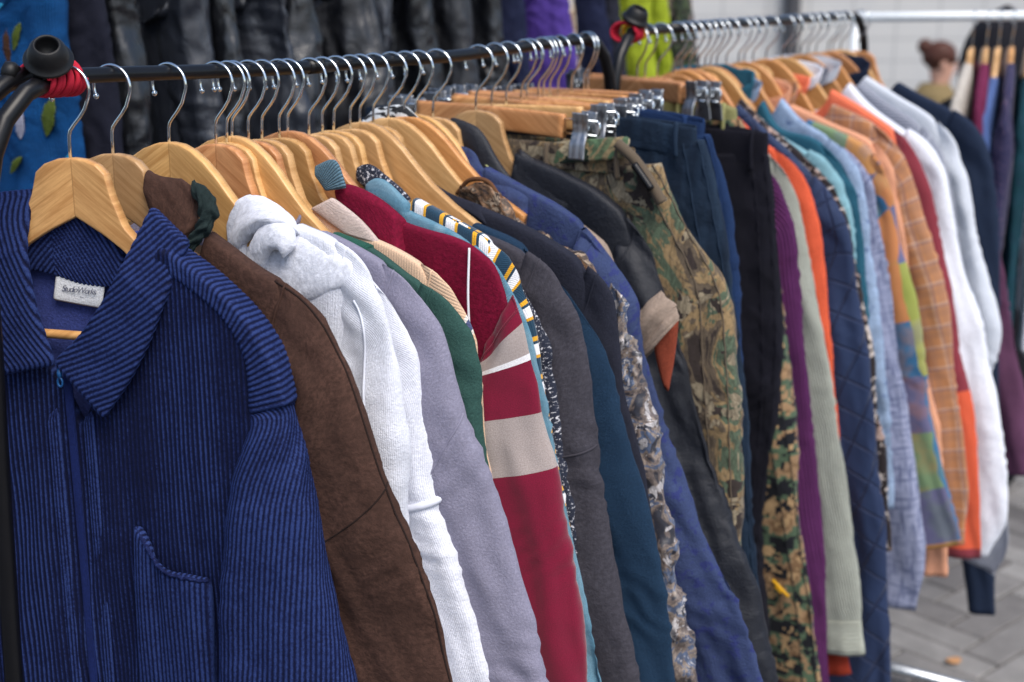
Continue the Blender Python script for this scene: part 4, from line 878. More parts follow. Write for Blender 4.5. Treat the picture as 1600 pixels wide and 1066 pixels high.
# ================================================================ CLOTH
M = {}
def F_(k, *a, **b): M[k] = fabric(k, *a, **b)
F_('brown_suede', (74, 52, 44), mott=.28, fine=420, melange=.35, sheen=.2, wrinkle=.0016)
F_('suede_seam', (38, 27, 24))
F_('dark_green_cloth', (32, 44, 44), mott=.3, fine=700, wrinkle=.003)
F_('white_fleece', (222, 225, 236), mott=.04, rib=520, ribd=.0002, ribdark=.95, sheen=.3, lump=.0004)
F_('white_soft', (224, 227, 238), mott=.03, fine=500, sheen=.3, lump=.0002)
F_('white_terry', (222, 226, 238), mott=.04, fine=700, sheen=.3, lump=.0004, melange=.12)
F_('lavender_fleece', (138, 136, 156), mott=.10, melange=.2, sheen=.3, lump=.0006)
F_('green_fleece', (52, 84, 78), mott=.10, melange=.25, sheen=.3)
F_('green_rib', (44, 92, 80), rib=520, ribd=.0007, ribdark=.5)
F_('cream_rib', (214, 196, 188), rib=520, ribd=.0006, ribdark=.75)
F_('slate_rib', (92, 122, 138), rib=420, ribd=.001, ribdark=.35)
F_('light_denim', (98, 146, 170), rib=700, ribd=.0004, ribdark=.7, fade=(176, 206, 220), mott=.15, weave=600)
F_('boucle', (40, 44, 58), mott=.4, fine=240, speck=((205, 205, 212), 260, .56), wrinkle=.003)
F_('charcoal_fleece', (66, 64, 72), mott=.14, melange=.3, fine=500, sheen=.35)
F_('petrol_knit', (32, 57, 82), rib=760, ribd=.0004, ribdark=.7, mott=.12, melange=.25, ribaxis=1)
F_('black_wool', (36, 38, 50), mott=.12, fine=800, sheen=.15)
F_('blue_pattern', (56, 68, 104), mott=.18, speck=((46, 54, 104), 60, .54), wrinkle=.0022, melange=.15)
F_('khaki_cotton', (160, 142, 128), mott=.08, weave=700, wrinkle=.0015)
F_('rust_lining', (132, 62, 44), mott=.12)
F_('black_nylon', (26, 29, 38), rough=.5, mott=.15, sheen=.05, wrinkle=.0015, spec=.4)
F_('dark_jeans', (26, 40, 58), mott=.35, weave=650, fade=(44, 64, 86), wrinkle=.003)
F_('blue_jeans', (28, 50, 88), mott=.15, weave=650)
F_('black_cord', (22, 22, 32), rib=330, ribd=.0006, ribdark=.6, mott=.3)
F_('olive_cotton', (150, 148, 100), mott=.15, weave=500)
F_('purple_cord', (88, 40, 88), rib=170, ribd=.0020, ribdark=.45, mott=.15)
F_('sage_rib', (166, 170, 160), rib=230, ribd=.0012, ribdark=.62, mott=.08)
F_('sage_cuff', (176, 180, 168), rib=150, ribd=.0014, ribdark=.55, ribaxis=1)
F_('orange_rib', (222, 96, 64), rib=200, ribd=.0012, ribdark=.72, mott=.06)
F_('red_hem', (150, 54, 36), mott=.1)
F_('cyan_cotton', (124, 166, 178), mott=.25, wrinkle=.003)
F_('teal_cotton', (40, 88, 108), mott=.12, wrinkle=.001)
F_('pale_blue', (142, 162, 190), mott=.3, wrinkle=.003, speck=((90, 110, 150), 60, .6))
F_('peach_cotton', (222, 160, 128), mott=.12)
F_('white_cotton', (226, 230, 240), mott=.05, wrinkle=.0015)
F_('white_knit', (206, 212, 222), mott=.06, rib=200, ribd=.0004, ribdark=.9)
F_('navy_wool', (32, 44, 66), mott=.12, weave=500)
F_('plum_cotton', (92, 58, 84), mott=.15, wrinkle=.001)
F_('teal_dark', (18, 56, 66), mott=.25, speck=((30, 50, 70), 80, .55))
F_('beige_cotton', (178, 172, 164), mott=.1)
F_('burgundy_cotton', (100, 34, 66), mott=.1)
F_('blue_cotton', (74, 96, 146), mott=.1)
F_('purple_fleece', (76, 56, 136), mott=.14, wrinkle=.002)
F_('navy_cloth', (26, 32, 58), mott=.14, wrinkle=.002)
F_('dark_denim', (28, 30, 44), mott=.2, rib=600, ribd=.0003, wrinkle=.002)
F_('lime', (152, 168, 44), mott=.1, rib=160, ribd=.0008, ribdark=.75)
F_('white_stitch', (222, 220, 224), mott=.02)
F_('brown_edge', (98, 66, 44), mott=.15)
F_('yellow_lining', (206, 214, 150), mott=.1)
F_('blue_embroid', (10, 72, 128), mott=.45, melange=.4, rib=260, ribd=.001, ribdark=.7, wrinkle=.003)
F_('bead_green', (96, 112, 48), mott=.5, fine=500, rib=500, ribd=.001, ribdark=.4, rough=.4)
F_('bead_brown', (84, 56, 42), mott=.5, fine=500, rib=600, ribd=.001, ribdark=.4, rough=.4)
F_('bead_cyan', (60, 170, 220), mott=.5, fine=500, rib=500, ribd=.001, ribdark=.5, rough=.3)
F_('bead_white', (176, 176, 196), mott=.3, fine=500, rib=500, ribd=.001, ribdark=.5, rough=.4)
CR = (224, 190, 160)
M['cream_stripe'] = bands('cream_stripe', [(0, CR), (.60, (228, 222, 214)), (.625, (78, 86, 122)), (.68, (228, 222, 214)), (.705, CR)], .2, axis=1, ribs=300, offset=.045)
MR, GRY = (118, 12, 46), (166, 154, 150)
M['burg_sleeve'] = bands('burg_sleeve', [(0, MR), (.048, GRY), (.104, (232, 230, 232)), (.114, MR), (.205, GRY), (.302, MR)], .62, axis=1, ribs=0, warp=.004, uvn=9, offset=.0)
F_('burg_velour', (118, 12, 46), mott=.22, fine=500, melange=.3, sheen=.3)
ST = [(0, (30, 62, 84)), (.30, (226, 166, 40)), (.42, (30, 62, 84)), (.50, (236, 236, 240)), (.78, (226, 166, 40)), (.86, (30, 62, 84))]
M['stripe_sleeve'] = bands('stripe_sleeve', ST, .042, axis=1, ribs=400, warp=.003)
M['stripe_body'] = bands('stripe_body', ST, .042, axis=0, ribs=400, warp=.003)
M['bark_camo'] = camo('bark_camo', [(56, 48, 46), (98, 86, 72), (140, 118, 86), (82, 96, 78), (146, 134, 112)], 13)
M['satin_camo'] = camo('satin_camo', [(44, 46, 58), (104, 92, 88), (140, 126, 116), (84, 98, 126), (188, 184, 186)], 34, rough=.42)
M['satin_camo'].node_tree.nodes['Principled BSDF'].inputs['Specular IOR Level'].default_value = .6
M['satin_brown'] = camo('satin_brown', [(50, 40, 36), (98, 74, 56), (140, 108, 82), (90, 76, 66), (170, 150, 128)], 36, rough=.35)
M['green_camo'] = camo('green_camo', [(44, 60, 50), (84, 110, 82), (150, 132, 98), (104, 120, 88), (180, 166, 136)], 8)
M['digital_camo'] = camo('digital_camo', [(22, 24, 30), (74, 92, 72), (146, 118, 88), (118, 92, 66), (162, 134, 98)], 20, pixel=.0045, thr=(.44, .51, .57, .64))
M['floral'] = camo('floral', [(26, 22, 26), (36, 30, 34), (44, 34, 36), (176, 150, 140), (206, 194, 186)], 34, thr=(.3, .5, .58, .66))
M['fur_print'] = camo('fur_print', [(70, 62, 60), (150, 126, 98), (196, 178, 156), (206, 200, 192), (214, 208, 200)], 18, thr=(.36, .44, .52, .6))
M['dark_print'] = camo('dark_print', [(24, 26, 30), (44, 56, 50), (70, 84, 60), (36, 34, 40), (150, 138, 130)], 26, thr=(.42, .5, .58, .68))
M['zebra'] = None
def zebra():
    m = NT('zebra', .8, .1); uv = m.uv(); n = m.noise(m.mul(uv, (1.1, .55, 1)), 58, 3, .5, 2.2)
    f = m.n('TexWave', Vector=m.vm('ADD', uv, m.com(m.ma('MULTIPLY', n, .02), m.ma('MULTIPLY', n, .012), 0.)), Scale=26., Distortion=2.5, Detail=1.).outputs['Fac']
    return m.out(m.ramp(f, [(0, (34, 36, 40)), (.42, (226, 230, 232))], 'CONSTANT'), m.bump(m.noise(uv, 60, 3), .002, .6))
M['zebra'] = zebra()
def geo_print(name, a, b, sc0=60., thr=.5, rough=.85):
    m = NT(name, rough, .1); uv = m.uv(); x, y, z = m.sep(uv)
    v1 = m.noise(m.mul(uv, (1, .12, 1)), sc0 * 3, 2); v2 = m.noise(m.mul(uv, (.12, 1, 1)), sc0 * 3, 2)
    k = m.ma('MAXIMUM', v1, v2); c = m.mix(m.ramp(k, [(thr, (0, 0, 0, 1)), (thr + .12, (1, 1, 1, 1))]), lin(a), lin(b))
    return m.out(m.mix(m.ma('MULTIPLY', m.noise(uv, 8, 3), .5), c, lin(a)), m.bump(m.noise(uv, 800, 2), .0005, .6))
M['grey_print'] = geo_print('grey_print', (146, 152, 178), (74, 84, 118))
def lattice(name, a, b, per=.014):
    m = NT(name, .8, .1); uv = m.uv(); x, y, z = m.sep(uv)
    w1 = m.wavex(m.ma('ADD', x, y), 1 / per); w2 = m.wavex(m.ma('SUBTRACT', x, y), 1 / per)
    k = m.ma('MINIMUM', w1, w2); k = m.ma('ADD', k, m.ma('MULTIPLY', m.noise(uv, 120, 3), .4))
    return m.out(m.ramp(k, [(.16, (*lin(b)[:3], 1)), (.32, (*lin(a)[:3], 1))]), None)
M['lattice'] = lattice('lattice', (28, 32, 66), (148, 118, 146))
def patchwork(name, cols, sx, sy, rough=.85):
    m = NT(name, rough, .1); uv = m.uv(); 
    wp = m.vm('ADD', uv, m.com(m.ma('MULTIPLY', m.noise(uv, 12, 2), .03), 0., 0.))
    v = m.vm('SNAP', wp, (sx, sy, 1)); r = m.n('TexWhiteNoise', Vector=v).outputs[0]; n = len(cols)
    c = m.ramp(r, [(i / n, cc) for i, cc in enumerate(cols)], 'CONSTANT'); c2 = m.ramp(m.n('TexWhiteNoise', Vector=m.vm('ADD', v, (7, 3, 0))).outputs[0], [(i / n, cc) for i, cc in enumerate(cols)], 'CONSTANT')
    return m.out(m.mix(m.ramp(m.noise(uv, 22, 3), [(.45, (0, 0, 0, 1)), (.6, (1, 1, 1, 1))]), c, m.mix(.3, c, c2)), m.bump(m.noise(uv, 700, 2), .0005, .6))
M['patchwork'] = patchwork('patchwork', [(138, 146, 70), (188, 134, 80), (56, 104, 142), (112, 136, 100), (100, 98, 130), (150, 152, 86), (184, 120, 76)], .07, .10)
M['orange_plaid'] = plaid('orange_plaid', (178, 124, 84), (146, 106, 84), (84, 88, 112), .038, (196, 180, 170))
M['navy_quilt'] = None
def quilt():
    m = NT('navy_quilt', .7, .1); uv = m.uv(); x, y, z = m.sep(uv); k = m.ma('MINIMUM', m.wavex(m.ma('ADD', x, m.ma('MULTIPLY', y, .6)), 16), m.wavex(m.ma('SUBTRACT', y, m.ma('MULTIPLY', x, .6)), 18))
    k = m.ramp(k, [(0, (0, 0, 0, 1)), (.16, (1, 1, 1, 1))])
    return m.out(m.mix(k, lin((30, 42, 76)), m.mix(m.noise(uv, 20, 3), lin((27, 40, 70)), lin((40, 56, 90)))), m.bump(k, .004, .8, m.bump(m.noise(uv, 30, 3), .003, .6)))
M['navy_quilt'] = quilt()
M['coral_sleeve'] = bands('coral_sleeve', [(0, (132, 50, 62)), (.62, (214, 92, 60))], .80, axis=1, ribs=0, warp=.002, offset=.0)
F_('coral_body', (232, 120, 88), mott=.06)
M['grey_stripe'] = bands('grey_stripe', [(0, (160, 164, 176)), (.55, (92, 98, 116))], .006, axis=1, ribs=0, warp=.001)
def leather(name, col, rough=.30):
    m = NT(name, rough, spec=.8); o = m.obj(); g = m.n('TexVoronoi', Vector=o, Scale=420., _feature='DISTANCE_TO_EDGE').outputs[0]
    n = m.noise(o, 9, 4, .6); c = m.mix(n, sc_(lin(col), .6), sc_(lin(col), 1.5))
    return m.out(c, m.bump(g, .0006, .4, m.bump(m.noise(m.mul(o, (1, 1, .35)), 26, 4, .6, 1.), .006, .8)), m.ramp(m.noise(o, 30, 3), [(.3, (rough * .8,) * 3 + (1,)), (.7, (rough * 1.4,) * 3 + (1,))]))
M['black_leather'] = leather('black_leather', (14, 16, 21)); M['grey_leather'] = leather('grey_leather', (34, 38, 47), .34); M['soft_leather'] = leather('soft_leather', (20, 22, 28), .4)

# ================================================================ FRONT RAIL
blue_jacket()
g = garment('suede_jacket', 'brown suede jacket with a dark green drawn collar trim, behind the blue corduroy jacket', 'jacket', 'brown', M['brown_suede'], sw=(.17, .12), th=.014, sth=.026, seed=2, fold=.004, wr=.0010, hem=-.8)
bc = M['brown_suede']
strip('collar', PAT['bcol_top'], PAT['bcol_bot'], bc, g, .009, [.002, 0, -.006], [-.004, -.012, -.018], 90, 40, 3., disp=folds(.003, 3, 12, 30, .0015), rnd=.08)
strip('collar_trim', PAT['btrim_o'], PAT['btrim_i'], M['dark_green_cloth'], g, .006, [-.002, -.006, -.012, -.018], [-.006, -.010, -.018, -.022], 140, 50, 2.4, disp=lambda S, Pm, V: .0022 * np.sin(S * 420 + 3 * fbm(S * 30, Pm * 60, 2)) * .6 + .003 * fbm(S * 45, Pm * 70, 4), rnd=.08)
def sleeve_seam(g, key, y0, y1, mat, sw, th=.022, tilt=.0, r=.0013, name='sleeve_seam', w=.14):
    """raised seam across the sleeve where its outer edge passes height y0"""
    o = resample(np.array(GAR[key][2]), 300); k = np.argmin(np.abs(o[:, 1] - y0)); T = o[min(k + 6, 299)] - o[k - 6]; T /= np.linalg.norm(T); nn = np.array([T[1], -T[0]])
    a = np.linspace(-.95, .75, 26); c = o[k] + nn * w / 2
    P = np.stack([c[0] - nn[0] * a * w / 2 + 0, 0 * a, c[1] - nn[1] * a * w / 2 + (a - .95) * -y1], 1)
    P[:, 1] = bend(P[:, 0]) - .003 - (th) * (1 - np.abs(a) ** 2.5) ** (1 / 2.5)
    return tube(name, P, r, mat, g, 8)
q_ = s_at(g, -.372); seam(g, [(q_, .49), (q_ + .03, .36), (q_ + .055, .22), (q_ + .07, .05)], M['suede_seam'], .0009, off=-.0002); seam(g, [(.0, .47), (.2, .47), (.5, .46), (1, .46)], M['suede_seam'], .0011, 'sleeve_piping', -.0002)
g = garment('hooded_sweatshirt', 'white hooded sweatshirt with its hood bunched over the hanger', 'sweatshirt', 'hoodie', M['white_fleece'], sw=(.15, .11), th=.012, sth=.023, seed=5, fold=.005, wr=.0008)
soft = lambda sd, am=.0016: (lambda S, Pm, V: am * .7 * fbm(S * 7, Pm * 22, sd, 1) + .0003 * fbm(S * 150, Pm * 150, sd + 5, 2))
HP = {k_: PAT[k_] for k_ in PAT if k_.startswith('hd')}
strip('hood_lining', HP['hd0A'], HP['hd0B'], M['white_terry'], g, .010, [.004, .0, -.004], [.0, -.006, -.010], 90, 60, 2.2, disp=soft(3), rnd=.25)
strip('hood', HP['hd3A'], HP['hd3B'], M['white_soft'], g, .009, [.0, -.004, -.004], [-.010, -.012, -.008], 110, 70, 2.4, disp=soft(4), rnd=.45)
strip('hood_fold', HP['hd1A'], HP['hd1B'], M['white_soft'], g, .012, [.0, -.004, -.010], [-.012, -.018, -.018], 110, 70, 2.2, disp=soft(5), rnd=.22)
strip('hood_fold', HP['hd2A'], HP['hd2B'], M['white_soft'], g, .009, [-.010, -.014, -.018], [-.018, -.024, -.026], 110, 60, 2.2, disp=soft(6), rnd=.22)
seam(g, [(.06, .36), (.15, .34), (.4, .33), (.8, .33)], M['white_terry'], .0012, 'shoulder_seam')
g = garment('sweatshirt', 'plain white sweatshirt with a rolled band on the sleeve, behind the white hood', 'sweatshirt', 'white2', M['white_fleece'], sw=(.12, .085), th=.010, sth=.019, seed=6, fold=.003)
q_ = s_at(g, -.428); seam(g, [(q_, .53), (q_ + .005, .4), (q_ + .010, .2), (q_ + .012, .03)], M['white_terry'], .0042, 'sleeve_band')
g = garment('sweatshirt', 'lavender grey sweatshirt with a ribbed neck, between the white and green sweatshirts', 'sweatshirt', 'lavender', M['lavender_fleece'], sw=(.16, .12), th=.010, sth=.022, seed=7, fold=.0035, total=.75, collar=dict(u0=.085, h=.02, front=.03))
q_ = s_at(g, -.336); seam(g, [(q_, .49), (q_ + .04, .36), (q_ + .10, .24), (q_ + .16, .14)], M['lavender_fleece'], .0012)
g = garment('sweatshirt', 'green sweatshirt with ribbed neck edge, between lavender sweatshirt and cream striped top', 'sweatshirt', 'green', M['green_fleece'], sw=(.12, .085), th=.009, sth=.016, seed=8, fold=.002, total=.7)
o_ = np.array(GAR['green'][2]); strip('neck_rib', o_[:2] + [0, .0015], o_[:2] + [-.006, -.022], M['green_rib'], g, .0115, 0, -.004, 50, 30, 3., swap=True, rnd=.05)
g = garment('striped_jersey', 'cream top with thin grey blue stripes and a ribbed cream collar', 'shirt', 'cream', M['cream_stripe'], sw=(.11, .08), th=.008, sth=.013, seed=9, fold=.002, total=.75)
a_, b_, c_, d_ = [np.array(q) for q in PAT['ccol']]
strip('collar', [b_, (b_ + d_) / 2 + [.004, .002], d_], [a_, (a_ + c_) / 2, c_], M['cream_rib'], g, .005, 0, -.006, 60, 40, 3., swap=True, rnd=.08)
a_, b_, c_, d_ = [np.array(q) for q in PAT['teck']]
g = empty('ribbed_scarf', hub(GAR['cream'][0]), -(A0 + R(-8))); tag(g, 'slate blue ribbed knit hanging over a hanger near the burgundy collar', 'scarf')
strip('scarf_end', [a_, b_, c_], [a_ + [.003, -.01], (a_ + d_) / 2 + [.004, -.008], d_], M['slate_rib'], g, .004, .010, .006, 60, 40, 3., swap=True, rnd=.08)
g = garment('velour_jacket', 'burgundy velour jacket with grey panels and white piping on the sleeve', 'jacket', 'burgundy', M['burg_velour'], smat=M['burg_sleeve'], sw=(.14, .11, .085), th=.0085, sth=.024, seed=10, fold=.0045, total=.8, lead=.03, ti=4, blend=.10)
strip('collar', PAT['bucol_t'], PAT['bucol_b'], M['burg_velour'], g, .010, [.002, 0, -.002], [-.006, -.012, -.014], 90, 50, 3., disp=folds(.0025, 12, 9, 20), rnd=.12)
o_ = np.array(GAR['burgundy'][2]); P_ = np.array([[o_[2][0], 0, o_[2][1]], [o_[2][0] + .004, 0, o_[2][1] - .05], [o_[2][0] + .008, 0, o_[2][1] - .10], [o_[2][0] + .010, 0, o_[2][1] - .15]]); P_[:, 1] = bend(P_[:, 0]) + np.array([-.010, -.0215, -.0255, -.0275])
tube('piping', P_, .0013, M['white_stitch'], g, 8, n=40)
# crease down the sleeve
g = garment('denim_jacket', 'light blue denim jacket with a pale collar, behind the burgundy jacket', 'jacket', 'denim', M['light_denim'], sw=(.10, .08), th=.008, sth=.014, seed=11, fold=.003, total=.85)
a_, b_, c_, d_, e_ = [np.array(q) for q in PAT['dcol']]
strip('collar', [a_, b_, c_], [a_ + [.004, -.02], d_, e_], M['light_denim'], g, .006, .0, -.004, 60, 40, 3., disp=folds(.002, 3, 12, 20), rnd=.12)
garment('striped_knit', 'navy, yellow and white striped knit beside the light denim jacket', 'sweater', 'stripe', M['stripe_body'], smat=M['stripe_sleeve'], sw=(.10, .08), th=.012, sth=.014, seed=12, fold=.003, total=.8, lead=.10, wr=.001)
g = garment('boucle_cardigan', 'black and white boucle cardigan behind the striped knit', 'cardigan', 'boucle', M['boucle'], sw=(.10, .08), th=.010, sth=.014, seed=13, fold=.004, total=.8, wr=.002)
q_ = [np.array(q) for q in PAT['stcol']]
strip('collar', [q_[0], q_[1], q_[2], q_[3]], [q_[0] + [.002, -.012], q_[4], q_[5], q_[3] + [-.004, -.014]], M['boucle'], g, .006, .004, -.004, 60, 40, 3., disp=folds(.002, 3, 20, 40, .001), rnd=.1)
g = garment('fleece_jacket', 'charcoal grey fleece jacket between the boucle cardigan and the petrol blue sweater', 'jacket', 'charcoal', M['charcoal_fleece'], sw=(.15, .12), th=.012, sth=.023, seed=14, fold=.004, total=.85)
q_ = s_at(g, -.408); seam(g, [(q_, .49), (q_ + .006, .36), (q_ + .010, .24), (q_ + .02, .10)], M['charcoal_fleece'], .0013)
garment('sweater', 'petrol blue fine knit sweater with long plain sleeve', 'sweater', 'petrol', M['petrol_knit'], sw=(.16, .13), th=.012, sth=.024, seed=15, fold=.0035, total=.85)
g = garment('blazer', 'navy black wool blazer with a sharp shoulder seam, behind the petrol sweater', 'blazer', 'blackblazer', M['black_wool'], sw=(.14, .11), th=.013, sth=.020, seed=16, fold=.003, total=.8)
q_ = [np.array(q) for q in PAT['bzcol']]
strip('collar', [q_[0], q_[1], q_[1] + [.05, -.012]], [q_[2] + [0, -.012], q_[3], q_[3] + [.03, -.014]], M['black_wool'], g, .005, -.002, -.010, 60, 40, 3., rnd=.1)
q_ = [np.array(q) for q in PAT['navcol']]
strip('lining_collar', [q_[0], q_[1], q_[2]], [q_[0] + [0, -.02], q_[3], q_[4]], M['navy_cloth'], g, .004, -.012, -.014, 50, 30, 3., rnd=.15)
def crinkle(amp, seed, f=70):
    def d(S, Pm, V):
        r = 1 - np.abs(fbm(S * f * .5 + Pm * 11, Pm * 22 - S * 9, seed, 3)); return amp * (2 * r ** 2 - .9) + .003 * fbm(S * 14, Pm * 9, seed + 3)
    return d
g = garment('ruched_blouse', 'shiny brown and silver ruched blouse, its sleeve a narrow crinkled strip', 'blouse', 'satin', M['satin_brown'], smat=M['satin_camo'], sw=(.055, .045), th=.011, sth=.016, seed=17, total=.8, disp=crinkle(.0050, 5, 46), lead=.01, res=1.4, bdisp=crinkle(.0035, 8), armhole=False)
strip('collar', PAT['satcol_t'], PAT['satcol_b'], M['satin_brown'], g, .006, [.0, -.004, -.004], [-.006, -.010, -.010], 90, 40, 3., disp=crinkle(.003, 9), rnd=.1)
P_ = w3(np.array(PAT['satcol_t']), np.array([-.001, -.003, -.005, -.005, -.005])) + np.array([0, 0, .002]); tube('collar_edge', P_, .0028, M['brown_edge'], g, 8, n=50)
g = empty('zebra_scarf', hub(GAR['zebra'][0]), -(A0 + R(-8))); tag(g, 'white scarf with black zebra stripes draped between the hangers', 'scarf')
strip('scarf_fold', PAT['zeb_t'], PAT['zeb_b'], M['zebra'], g, .008, .006, .0, 120, 50, 3., disp=folds(.004, 4, 14, 20, .001), rnd=.12)
g = garment('patterned_shirt', 'mid blue shirt with a faint dark pattern and upright collar, its sleeves full of folds', 'shirt', 'bluepat', M['blue_pattern'], sw=(.17, .15), th=.014, sth=.024, seed=18, fold=.009, wr=.0018, total=.9)
strip('collar', PAT['bpcol_t'], PAT['bpcol_b'], M['blue_pattern'], g, .005, [.002, -.002, -.006], [-.004, -.012, -.014], 90, 40, 3., disp=folds(.0025, 4, 14, 24, .001), rnd=.1)
t_, yw_, o_ = GAR['khaki']
g = garment('sleeveless_jacket', 'beige cap sleeve jacket with rust lining showing in the sleeve opening', 'jacket', 'khaki', M['khaki_cotton'], sw=(.05, .05, .06), th=.012, sth=.016, seed=19, fold=.002, armhole=False, total=0, bodyshrink=.075, ti=4)
q_ = [np.array(q) for q in PAT['rust']]
strip('lining', [q_[0], q_[1], q_[2]], [q_[3], q_[4], q_[5]], M['rust_lining'], g, .008, -.004, -.006, 50, 30, 3., disp=folds(.002, 3, 10, 20), rnd=.1)
q_ = [np.array(q) for q in PAT['yel']]
strip('lining', [q_[0], q_[1]], [q_[2], q_[3]], M['yellow_lining'], g, .003, .0, -.002, 30, 20, 3., rnd=.2)
q_ = np.array(PAT['dkcol']); strip('collar', q_, q_ + [-.012, -.03], M['black_nylon'], g, .006, .012, .008, 50, 30, 3., disp=folds(.002, 3, 14, 24), rnd=.15)
g = garment('padded_jacket', 'black nylon padded jacket with a pointed collar, in front of the camouflage trousers', 'jacket', 'blackpad', M['black_nylon'], sw=(.16, .13), th=.015, sth=.025, seed=20, fold=.007, wr=.0016, total=.9)
a_, b_, c_, d_, e_ = [np.array(q) for q in PAT['bpadcol']]
strip('collar', [a_, b_, c_, c_ + [.03, -.016]], [a_ + [-.004, -.028], d_, e_, e_ + [.03, -.02]], M['black_nylon'], g, .006, [.0, -.006], [-.012, -.02], 80, 40, 3., disp=folds(.002, 5, 12, 24, .0006), rnd=.12)
# ---- trousers on clip hangers
g = trousers('camouflage_trousers', 'bark pattern camouflage trousers clipped to a wooden bar hanger', 'camo', M['bark_camo'], top=-.125, seed=21, fold=.008, wmat=M['bark_camo'], band=.035, th=.022)
strip('fly_flap', PAT['camowaist'][0:3], PAT['camowaist'][3:6], M['green_camo'], g, .003, -.004, -.009, 60, 30, 4., disp=folds(.002, 4, 10, 20), rnd=.1)
o_ = np.array(GAR['camo'][2]); P_ = w3(np.array([o_[0] + [-.015, -.012], o_[0] + [.008, -.03], o_[1] + [-.004, -.012], o_[1] + [.012, -.035]]), -.032); P_[:, 1] = -.040
tube('waist_tab', P_, [.007] * 40, M['bark_camo'], g, 12, n=40); bk = tube('buckle', P_[1:3] + np.array([.004, -.008, -.006]), .005, BLACKTUBE, g, 10, n=12)
g = trousers('jeans', 'dark navy jeans with worn side seam, clipped behind the camouflage trousers', 'jeans', M['dark_jeans'], top=-.098, seed=22, fold=.005, th=.020)
trousers('jeans', 'brighter blue jeans, only a narrow strip showing behind the dark navy pair', 'bluetrouser', M['blue_jeans'], top=-.095, seed=23, fold=.004)
trousers('corduroy_trousers', 'black fine corduroy trousers with turned waistband, between jeans and purple corduroy shirt', 'blacktrouser', M['black_cord'], top=-.15, seed=24, fold=.006, th=.026, band=.055)
g = trousers('digital_camo_trousers', 'brown and green pixel camouflage trousers with a yellow mark on the thigh', 'digital', M['digital_camo'], top=-.115, seed=25, fold=.008, th=.024, wmat=M['olive_cotton'])
o_ = resample(np.array(GAR['digital'][2]), 100); k = np.argmin(np.abs(o_[:, 1] + .90)); c_ = o_[k]
YM = NT('yellow_paint', .6).out(lin((214, 160, 30)))
for s1_, s2_ in (((-.065, .026), (-.036, .004)), ((-.060, .016), (-.048, .008))):
    tube('yellow_mark', [(c_[0] + s1_[0], -.0355, c_[1] + s1_[1]), (c_[0] + s2_[0], -.0365, c_[1] + s2_[1])], .0026, YM, g, 8)

# ================================================================ SECOND RAIL
S2 = dict(res=.75)
g = garment('corduroy_shirt', 'purple corduroy shirt with long sleeve, beside the black trousers', 'shirt', 'purple', M['purple_cord'], sw=(.13, .10), th=.014, sth=.020, seed=30, total=.95, **S2)
garment('ribbed_cardigan', 'sage grey ribbed cardigan with a lined cuff', 'cardigan', 'sage', M['sage_rib'], sw=(.14, .09), th=.013, sth=.022, seed=31, cuff=.07, cuffmat=M['sage_cuff'], hem=-.92, fold=.003, **S2)
garment('ribbed_sweater', 'bright orange ribbed sweater behind the sage cardigan', 'sweater', 'orange', M['orange_rib'], sw=(.12, .09), th=.012, sth=.017, seed=32, fold=.002, **S2)
garment('red_coat', 'red brown coat whose hem shows below the sage cardigan cuff', 'coat', None, M['red_hem'], sw=(.12, .10), th=.012, sth=.016, seed=52, hem=-1.04, fold=.002, data=(GAR['sage'][0] + .012, 0, [(.10, -.17), (.16, -.20), (.20, -.24), (.22, -.30), (.24, -.45), (.28, -.7), (.33, -.92), (.365, -1.062)]), **S2)
garment('quilted_coat', 'navy quilted coat with long hanging sleeves, behind the orange sweater', 'coat', 'quilt', M['navy_quilt'], sw=(.14, .13), th=.014, sth=.024, seed=33, fold=.007, hem=-1.0, total=.95, **S2)
garment('floral_dress', 'black dress with pale floral print behind the navy quilted coat', 'dress', 'floral', M['floral'], sw=(.12, .09), th=.012, sth=.014, seed=34, hem=-.95, **S2)
garment('cyan_blouse', 'pale cyan blouse with crinkled shoulder behind the floral dress', 'blouse', 'cyan', M['cyan_cotton'], sw=(.10, .09), th=.010, sth=.012, seed=35, wr=.0015, **S2)
garment('teal_shirt', 'dark teal shirt with its collar standing up', 'shirt', 'teal', M['teal_cotton'], sw=(.12, .10), th=.012, sth=.014, seed=36, collar=dict(h=.045, u0=.075), **S2)
garment('pale_blue_shirt', 'pale blue shirt with an open collar behind the teal shirt', 'shirt', 'lightblue', M['pale_blue'], sw=(.12, .10), th=.012, sth=.014, seed=37, collar=dict(h=.034, u0=.075, lean=.01), wr=.0015, **S2)
garment('printed_denim_coat', 'light grey blue printed denim coat with a wide long sleeve', 'coat', 'denimprint', M['grey_print'], sw=(.15, .13), th=.014, sth=.022, seed=38, fold=.005, hem=-.9, **S2)
garment('patchwork_shirt', 'patchwork shirt in olive, orange and blue with a pointed hem', 'shirt', 'patch', M['patchwork'], sw=(.12, .13), th=.013, sth=.016, seed=39, fold=.005, hem=-.85, **S2)
garment('peach_shirt', 'peach orange shirt with small collar between patchwork and plaid shirts', 'shirt', 'peach', M['peach_cotton'], sw=(.11, .09), th=.012, sth=.013, seed=40, collar=dict(h=.04), hem=-.95, **S2)
garment('plaid_shirt', 'orange plaid flannel shirt with navy and white lines', 'shirt', 'plaid', M['orange_plaid'], sw=(.14, .11), th=.014, sth=.020, seed=41, fold=.005, collar=dict(h=.036, u0=.08, lean=.008), hem=-.85, **S2)
garment('two_tone_shirt', 'coral and maroon two tone sweatshirt behind the plaid shirt', 'sweatshirt', 'coral', M['coral_body'], smat=M['coral_sleeve'], sw=(.13, .09), th=.014, sth=.018, seed=42, fold=.003, collar=dict(h=.02, u0=.08), hem=-.8, **S2)
